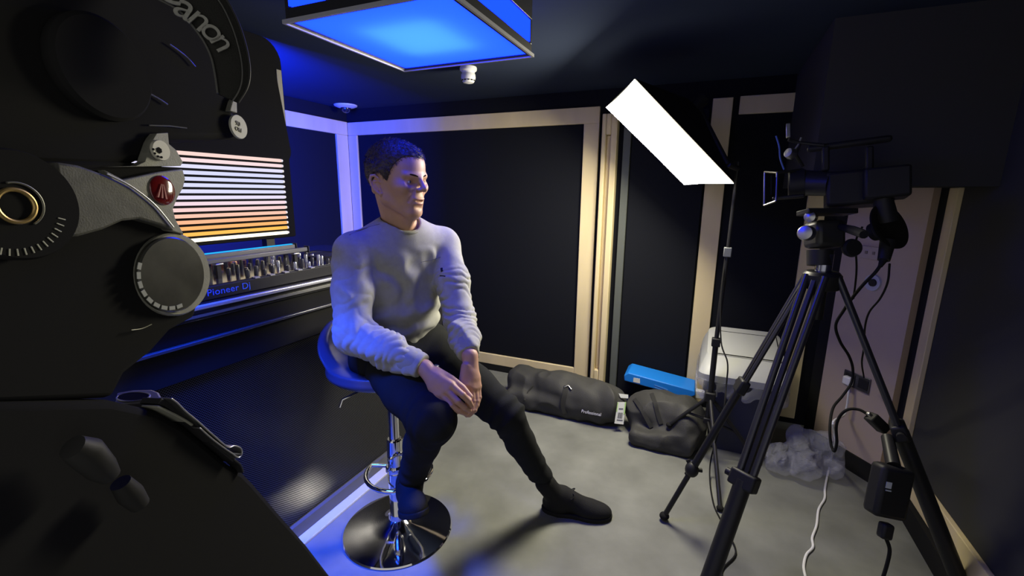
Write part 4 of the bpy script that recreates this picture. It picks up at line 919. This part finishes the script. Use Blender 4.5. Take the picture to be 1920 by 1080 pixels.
# paper tag
both = BVHTree.FromPolygons([tuple(x) for x in v1]+[tuple(x) for x in v2_], [tuple(x) for x in f1.tolist()]+[tuple(int(i)+len(v1) for i in x) for x in f2_.tolist()])
tg = thing('luggage_tag', 'white and green paper baggage tag with barcode lying over the black bags', 'tag', hit(both, 1163, 780))
c_ = [hit(both, *p, .006) for p in ((1158, 754), (1174, 754), (1169, 796), (1152, 794))]; nn = nrm(CAM-c_[0]); c_ = [P(px, py, float(np.min([(q-CAM) @ FW for q in c_]))-.012) for px, py in ((1158, 754), (1174, 754), (1169, 796), (1152, 794))]
PAP = mat('tag_paper', (.80, .82, .78), .7); MB().prism(c_, FW*.0012).build('paper', PAP, tg)
GRN = mat('tag_green', (.45, .70, .25), .7)
def on_tag(a, b): return (c_[0]*(1-a)+c_[1]*a)*(1-b)+(c_[3]*(1-a)+c_[2]*a)*b - FW*.0012
MB().prism([on_tag(.86, .0), on_tag(1, .0), on_tag(1, .55), on_tag(.86, .55)], FW*.001).build('green_edge', GRN, tg); MB().prism([on_tag(0, .04), on_tag(.10, .0), on_tag(.10, .45), on_tag(0, .45)], FW*.001).build('green_edge', GRN, tg)
m = MB()
for k in range(9):
    a_ = .22+.06*k; m.prism([on_tag(a_, .48), on_tag(a_+.022+.016*(k % 3), .48), on_tag(a_+.022+.016*(k % 3), .74), on_tag(a_, .74)], FW*.0008)
ink = mat('tag_ink', (.12, .12, .16), .8); bc = m.build('barcode', ink, tg); bc['kind'] = 'stuff'
MB().prism([on_tag(.2, .80), on_tag(.85, .80), on_tag(.85, .84), on_tag(.2, .84)], FW*.0008).build('print_line', ink, tg)
MB().prism([on_tag(.25, .28), on_tag(.75, .28), on_tag(.75, .33), on_tag(.25, .33)], FW*.0008).build('print_line', ink, tg)
c2 = [P(px, py, (c_[0]-CAM) @ FW+.03) for px, py in ((1160, 738), (1178, 740), (1178, 747), (1164, 746))]
MB().prism(c2, FW*.0012).build('tag_loop', PAP, tg)
# blue case
YC = 2.80; pts = [on(px, py, 1, YC) for px, py in ((1170, 704), (1178, 699), (1302, 733), (1304, 742), (1290, 747), (1170, 714))]
bc_ = thing('blue_case', 'long slim bright blue case resting on the black bag by the dark door', 'case', (pts[0]+pts[3])/2)
MB().prism([pts[5], pts[0], pts[1], pts[2], pts[3], pts[4]], (0, .16, .01)).build('shell', mat('bright_blue_plastic', (.015, .22, .75), .45, spec=.35), bc_, bevel=.006)
sq = [on(px, py, 1, YC-.001) for px, py in ((1188, 708), (1200, 710), (1200, 719), (1187, 716))]; MB().prism(sq, (0, -.001, 0)).build('sticker', mat('cream_sticker', (.75, .75, .68), .6), bc_)
for (a_, b_) in (((1227, 721), (1252, 730)), ((1227, 725), (1250, 733))):
    MB().prism([on(a_[0], a_[1], 1, YC-.001), on(b_[0], b_[1], 1, YC-.001), on(b_[0], b_[1]+2, 1, YC-.001), on(a_[0], a_[1]+2, 1, YC-.001)], (0, -.001, 0)).build('pale_print', mat('pale_blue_print', (.10, .35, .85), .6), bc_)
pbx = MB().box(on(1312, 741, 1, 2.86)+(0, .02, 0), (.05, .04, .05)).build('cable_box', WHT, None, bevel=.004); tag(pbx, 'small pale box at the foot of the wood post behind the bin', 'box')


# ------------------------------------------------------------------ foreground left: camera on its fluid head, close to the lens
PN = nrm(RT*.99-FW*.14); PO = P(320, 515, .60)
FPL = nrm(FW*.99+RT*.14)
def fp(px, py, off=0.0):
    r = ray(px, py); o = PO+PN*off; return CAM+r*(((o-CAM) @ PN)/(r @ PN))
def plate(pts, off, thick): return MB().prism([fp(x, y, off) for x, y in pts], -PN*thick)
CAST = mat('grey_head_casting', (.22, .22, .18), .55, spec=.3, noise=.15, nscale=60, bump=.12, bscale=500)
CASTD = mat('dark_grey_head_casting', (.085, .085, .07), .6, spec=.25, noise=.2, nscale=60, bump=.15, bscale=500)
BK = mat('near_black_plastic', (.016, .016, .016), .9, spec=.03)
fh_ = thing('tripod_fluid_head', 'big dark grey tripod head with a red oval badge at the left edge', 'tripod', fp(250, 1000))
plate([(-60, 300), (200, 300), (290, 308), (342, 318), (343, 350), (331, 372), (322, 392), (330, 420), (352, 445), (374, 480), (378, 545), (366, 595), (320, 620), (285, 660), (235, 700), (212, 745), (-60, 760)], -.010, .10).build('main_body', BK, fh_, bevel=.006)
plate([(196, 318), (232, 337), (300, 322), (343, 317), (348, 335), (344, 352), (333, 372), (325, 392), (330, 412), (346, 440), (318, 432), (280, 400), (235, 370)], .000, .012).build('badge_plate', CAST, fh_, bevel=.0015)
plate([(105, 303), (150, 310), (200, 328), (245, 350), (290, 385), (318, 418), (330, 433), (300, 422), (262, 411), (232, 414), (196, 430), (150, 443), (118, 446)], .006, .016).build('arm_casting', CASTD, fh_, bevel=.003)
MB().tube(smooth_path([fp(200, 326, .008), fp(245, 349, .008), fp(290, 384, .008), fp(325, 426, .008)], 6), .0010).build('cast_edge', mat('pale_edge_metal', (.4, .4, .38), .35, metal=.7), fh_)  # thin pale line along the casting rim
plate([(198, 313), (255, 311), (272, 303), (283, 268), (294, 250), (315, 249), (317, 270), (331, 282), (343, 304), (339, 311), (290, 312)], -.002, .012).build('clamp_plate', CAST, fh_, bevel=.0012)
def disc(px, py, r, off, h, name, m_, n=40, par=None):
    return MB().lathe([(0, 0), (r, 0), (r, h*.7), (r*.96, h), (0, h)], fp(px, py, off), PN, n).build(name, m_, par or fh_)
sc = disc(298, 282, .0128, -.001, .004, 'round_screw', mat('cream_screw', (.55, .54, .44), .5))
disc(298, 282, .0040, .003, .001, 'hex_socket', BLK, 6, sc)
for k in range(4):
    a = 1.2+k*.6; c = fp(298, 282, .003)+FPL*.0085*math.cos(a)-UP*.0085*math.sin(a); MB().lathe([(0, 0), (.0014, 0), (.0014, .0012), (0, .0012)], c, PN, 10).build('engraved_mark', BLK, sc)
MB().ell(fp(305, 357, .001), (.0036, .0190, .0185), [PN, UP, FPL], 32).build('red_badge', mat('red_enamel', (.13, .006, .006), .12, spec=.8, coat=1), fh_)
bc0 = fp(305, 357, .0055)
for dx in (-.006, 0, .006): MB().prism([bc0+FPL*(dx-.0012)-UP*.010, bc0+FPL*(dx*.25-.0004)+UP*.008, bc0+FPL*(dx*.25+.0004)+UP*.008, bc0+FPL*(dx+.0012)-UP*.010], -PN*.003).build('badge_mark', mat('pale_red_mark', (.30, .05, .05), .3), fh_)
dk = disc(322, 515, .0560, -.012, .010, 'dial_housing', CAST); disc(320, 515, .0500, -.003, .006, 'round_dial', mat('smoky_dial', (.045, .045, .035), .22, spec=.6, noise=.3, nscale=25), 48, dk)
for k in range(9):
    a = math.radians(8+k*15); cc = fp(320, 515, .0035); rr_ = .0440
    q_ = cc - FPL*rr_*math.cos(a-.35) - UP*rr_*math.sin(a-.35)
    t_ax = nrm(FPL*math.sin(a-.35)-UP*math.cos(a-.35)); MB().box(q_, (.0008, .0085, .0050), [PN, t_ax, np.cross(PN, t_ax)]).build('scale_mark', mat('grey_scale_mark', (.30, .31, .28), .6), dk)
bd = disc(18, 385, .0520, .000, .014, 'counterbalance_dial', BK, 64)
MB().tube([fp(30, 386, .016)+FPL*.0150*math.cos(t)+UP*.0150*math.sin(t) for t in np.linspace(0, 2*math.pi, 40)[:-1]], .0022, closed=True).build('brass_ring', mat('brass', (.45, .32, .12), .35, metal=.8), bd)
MB().tube([fp(34, 384, .015)+FPL*.0205*math.cos(t)+UP*.0205*math.sin(t) for t in np.linspace(-.9, 2.0, 24)], .0011).build('dial_rim', mat('dull_metal_rim', (.2, .2, .16), .4, metal=.7), bd)
for k in range(13):
    a = math.radians(-8-k*8.2); c0 = fp(18, 385, .0145); u_ = FPL*math.cos(a)+UP*math.sin(a)
    MB().tube([c0+u_*.040, c0+u_*.0465], .0006).build('tick_mark', mat('pale_tick', (.5, .5, .38), .5), bd)
MB().tube(smooth_path([fp(246, 619, -.004), fp(266, 616, -.004), fp(284, 608, -.004)], 4), .0008).build('edge_highlight_ring', mat('ring_highlight_grey', (.25, .25, .2), .3, metal=.8), fh_)  # pale tube drawn as the highlight on a curved edge

# lower part of the same tripod: bowl clamp with lever
lt = thing('tripod_leg_clamp', 'black leg clamp in the lower left foreground with a silver lever and a ringed plate', 'tripod clamp', fp(300, 1080))
plate([(-60, 752), (212, 750), (300, 770), (352, 800), (430, 868), (458, 884), (478, 905), (520, 955), (575, 1018), (660, 1130), (-60, 1130)], -.004, .11).build('clamp_body', BK, lt, bevel=.010)
LIL = mat('satin_grey_alloy', (.30, .29, .32), .35, metal=.5, spec=.5)
tpn_ = nrm(UP*.93-FW*.36); tz_ = nrm(np.cross(tpn_, RT))
def tpp(px, py, off=0):
    o = P(258, 745, .60)+tpn_*off; r = ray(px, py); return CAM+r*(((o-CAM) @ tpn_)/(r @ tpn_))
MB().prism([tpp(214, 759), (tpp(219, 736)), tpp(250, 731), tpp(284, 730), tpp(297, 735), tpp(305, 750), tpp(300, 757), tpp(270, 754)], -tpn_*.012).build('ring_plate', LIL, lt, bevel=.002)
rc = tpp(250, 744, .0008); ru = (tpp(281, 741, .0008)-tpp(219, 745, .0008))/2; rv = (tpp(252, 735.5, .0008)-tpp(250, 752, .0008))/2
ringp = [rc+ru*math.cos(t)+rv*math.sin(t) for t in np.linspace(0, 2*math.pi, 40)[:-1]]
MB().prism(ringp, tpn_*.0006).build('bubble_level', mat('dark_level_glass', (.015, .015, .03), .08, spec=.8), lt)
MB().tube(ringp, .0011, closed=True).build('level_rim', LIL, lt)
def strip(pts, w, t, name, m_, par, off=0.0):
    q = smooth_path([fp(x, y, off) for x, y in pts], 6); v = []; f = []
    for i, p in enumerate(q):
        tt = nrm(q[min(i+1, len(q)-1)]-q[max(i-1, 0)]); nn_ = nrm(np.cross(tt, PN)); ww = w(i/(len(q)-1)) if callable(w) else w
        v += [p-nn_*t/2, p+nn_*t/2, p+nn_*t/2-PN*ww, p-nn_*t/2-PN*ww]
    for i in range(len(q)-1): f += [(4*i+k, 4*i+(k+1) % 4, 4*i+4+(k+1) % 4, 4*i+4+k) for k in range(4)]
    f += [(0, 3, 2, 1), tuple(len(v)-4+k for k in range(4))]
    return MB().add(v, f).build(name, m_, par, bevel=.0008)
lv = strip([(322, 747), (334, 756), (350, 772), (372, 790), (400, 815), (428, 838), (440, 836), (452, 840), (455, 850), (448, 858), (436, 850), (424, 842), (400, 824), (375, 802)], .022, .0022, 'silver_lever', STEEL, lt, .012)
strip([(296, 762), (318, 772), (345, 786), (362, 797)], .024, .003, 'pale_inner_plate', mat('pale_inner_alloy', (.30, .30, .24), .5), lt, .004)
strip([(300, 752), (318, 760), (345, 782), (375, 806), (405, 832), (440, 862)], .028, .008, 'lever_seat', BLKP, lt, .002)
strip([(440, 862), (452, 872), (457, 886)], .02, .003, 'hook', BLKM, lt, .004)
cp = MB().tube([fp(x, y, .03) for x, y in ((136, 838), (160, 848), (190, 878), (206, 892))], [.012, .016, .014, .010], 16).build('highlight_bar', mat('highlight_bar_rubber', (.014, .014, .013), .6, spec=.3), lt)  # rounded bar and end piece added for the highlight along the clamp
MB().tube([fp(x, y, .02) for x, y in ((226, 905), (244, 926), (262, 946))], [.010, .013, .010], 16).build('highlight_bar_end', mat('highlight_end_rubber', (.012, .012, .011), .7), lt)

# the camera itself with strap
fc = thing('stills_camera', 'black camera with a lettered neck strap filling the upper left corner', 'camera', fp(250, 262))
plate([(-60, -80), (330, -80), (392, 5), (425, 60), (445, 110), (452, 170), (440, 212), (462, 262), (300, 262), (283, 268), (268, 304), (200, 316), (-60, 312)], -.012, .13).build('camera_body', BK, fc, bevel=.010)
MB().lathe([(0, 0), (.055, 0), (.057, .004), (.057, .012), (.053, .016), (0, .016)], fp(180, 130, -.012), PN, 48).build('lens_ring', BK, fc)
HLm = mat('highlight_grey', (.12, .12, .11), .15, spec=.8)  # grey for thin tubes that draw highlights on the camera body
MB().tube(smooth_path([fp(318, 83, -.008), fp(335, 95, -.008), fp(352, 109, -.008), fp(366, 125, -.008)], 5), .0011).build('body_highlight', HLm, fc)
MB().tube(smooth_path([fp(270, 170, -.008), fp(296, 184, -.008), fp(314, 196, -.008)], 5), .0011).build('body_highlight', HLm, fc)
MB().tube([fp(280, 235, -.008), fp(318, 236, -.008), fp(350, 240, -.008)], .0009).build('base_highlight', HLm, fc)
plate([(444, 178), (445, 212), (431, 208), (436, 190)], -.004, .01).build('lug', CAST, fc, bevel=.001)
pb_ = MB().lathe([(0, 0), (.0185, 0), (.0185, .002), (.0178, .0035), (0, .0035)], fp(445, 238, -.006), PN, 40).build('round_button', mat('cream_button', (.42, .42, .34), .55), fc)
text_obj('lettering', '90', fp(446, 232, -.0022), FPL, UP, .010, BLKP, pb_); text_obj('lettering', 'Old', fp(447, 243, -.0022), FPL, UP, .009, BLKP, pb_)
SN = nrm(RT*.45-FW*.85)
SPO = P(400, 60, .60)
def sp_(px, py, off=0.0):
    r = ray(px, py); o = SPO+SN*off; return CAM+r*(((o-CAM) @ SN)/(r @ SN))
inner = smooth_path([(262, -20), (300, 0), (335, 20), (362, 50), (382, 78), (396, 108), (403, 140), (408, 175)], 5); outer = smooth_path([(395, -30), (425, 0), (446, 40), (459, 78), (467, 115), (468, 145), (462, 168), (447, 192)], 5)
v = []; f = []
for i, (a, b_) in enumerate(zip(inner, outer)):
    for j in range(5):
        t = j/4; x, y = a*(1-t)+b_*t; v.append(sp_(x, y, .004*math.sin(math.pi*t)))
nI = len(inner)
v += [p-SN*.004 for p in v]; off_ = nI*5
for i in range(nI-1):
    for j in range(4):
        k = i*5+j; f += [(k, k+1, k+6, k+5), (k+off_, k+5+off_, k+6+off_, k+1+off_)]
    f += [(i*5, i*5+5, i*5+5+off_, i*5+off_), (i*5+4, i*5+4+off_, i*5+9+off_, i*5+9)]
f += [tuple([j for j in range(5)] + [4+off_, off_]), tuple([(nI-1)*5+j for j in (0, 1, 2, 3, 4)] + [(nI-1)*5+4+off_, (nI-1)*5+off_])]
stp = MB().add(v, f).build('neck_strap', mat('black_strap_webbing', (.028, .028, .025), .85, spec=.15, bump=.4, bscale=600), fc, angle=60)
PIP = mat('strap_piping', (.11, .11, .10), .7)
MB().tube([sp_(*q, .003) for q in inner], .0014, 8).build('piping', PIP, stp); MB().tube([sp_(q[0]-14, q[1]+2, .006) for q in outer], .0009, 8).build('stitching', PIP, stp); MB().tube([sp_(*q, .002) for q in outer], .0014, 8).build('piping', mat('strap_edge', (.03, .03, .03), .5), stp)
LET = mat('faded_white_print', (.34, .34, .30), .8, noise=.15, nscale=150)
for ch, cx_, cy_, ang, sz in (('C', 318, -16, 24, .046), ('a', 349, 15, 32, .050), ('n', 376, 37, 40, .046), ('o', 400, 59, 45, .044), ('n', 418, 80, 52, .042)):
    a = math.radians(ang); xd = sp_(cx_+10*math.cos(a), cy_+10*math.sin(a))-sp_(cx_, cy_); yd = sp_(cx_+10*math.sin(a), cy_-10*math.cos(a))-sp_(cx_, cy_)
    t_o = text_obj('lettering', ch, sp_(cx_, cy_, .007), xd, yd, sz, LET, stp, ext=.001)
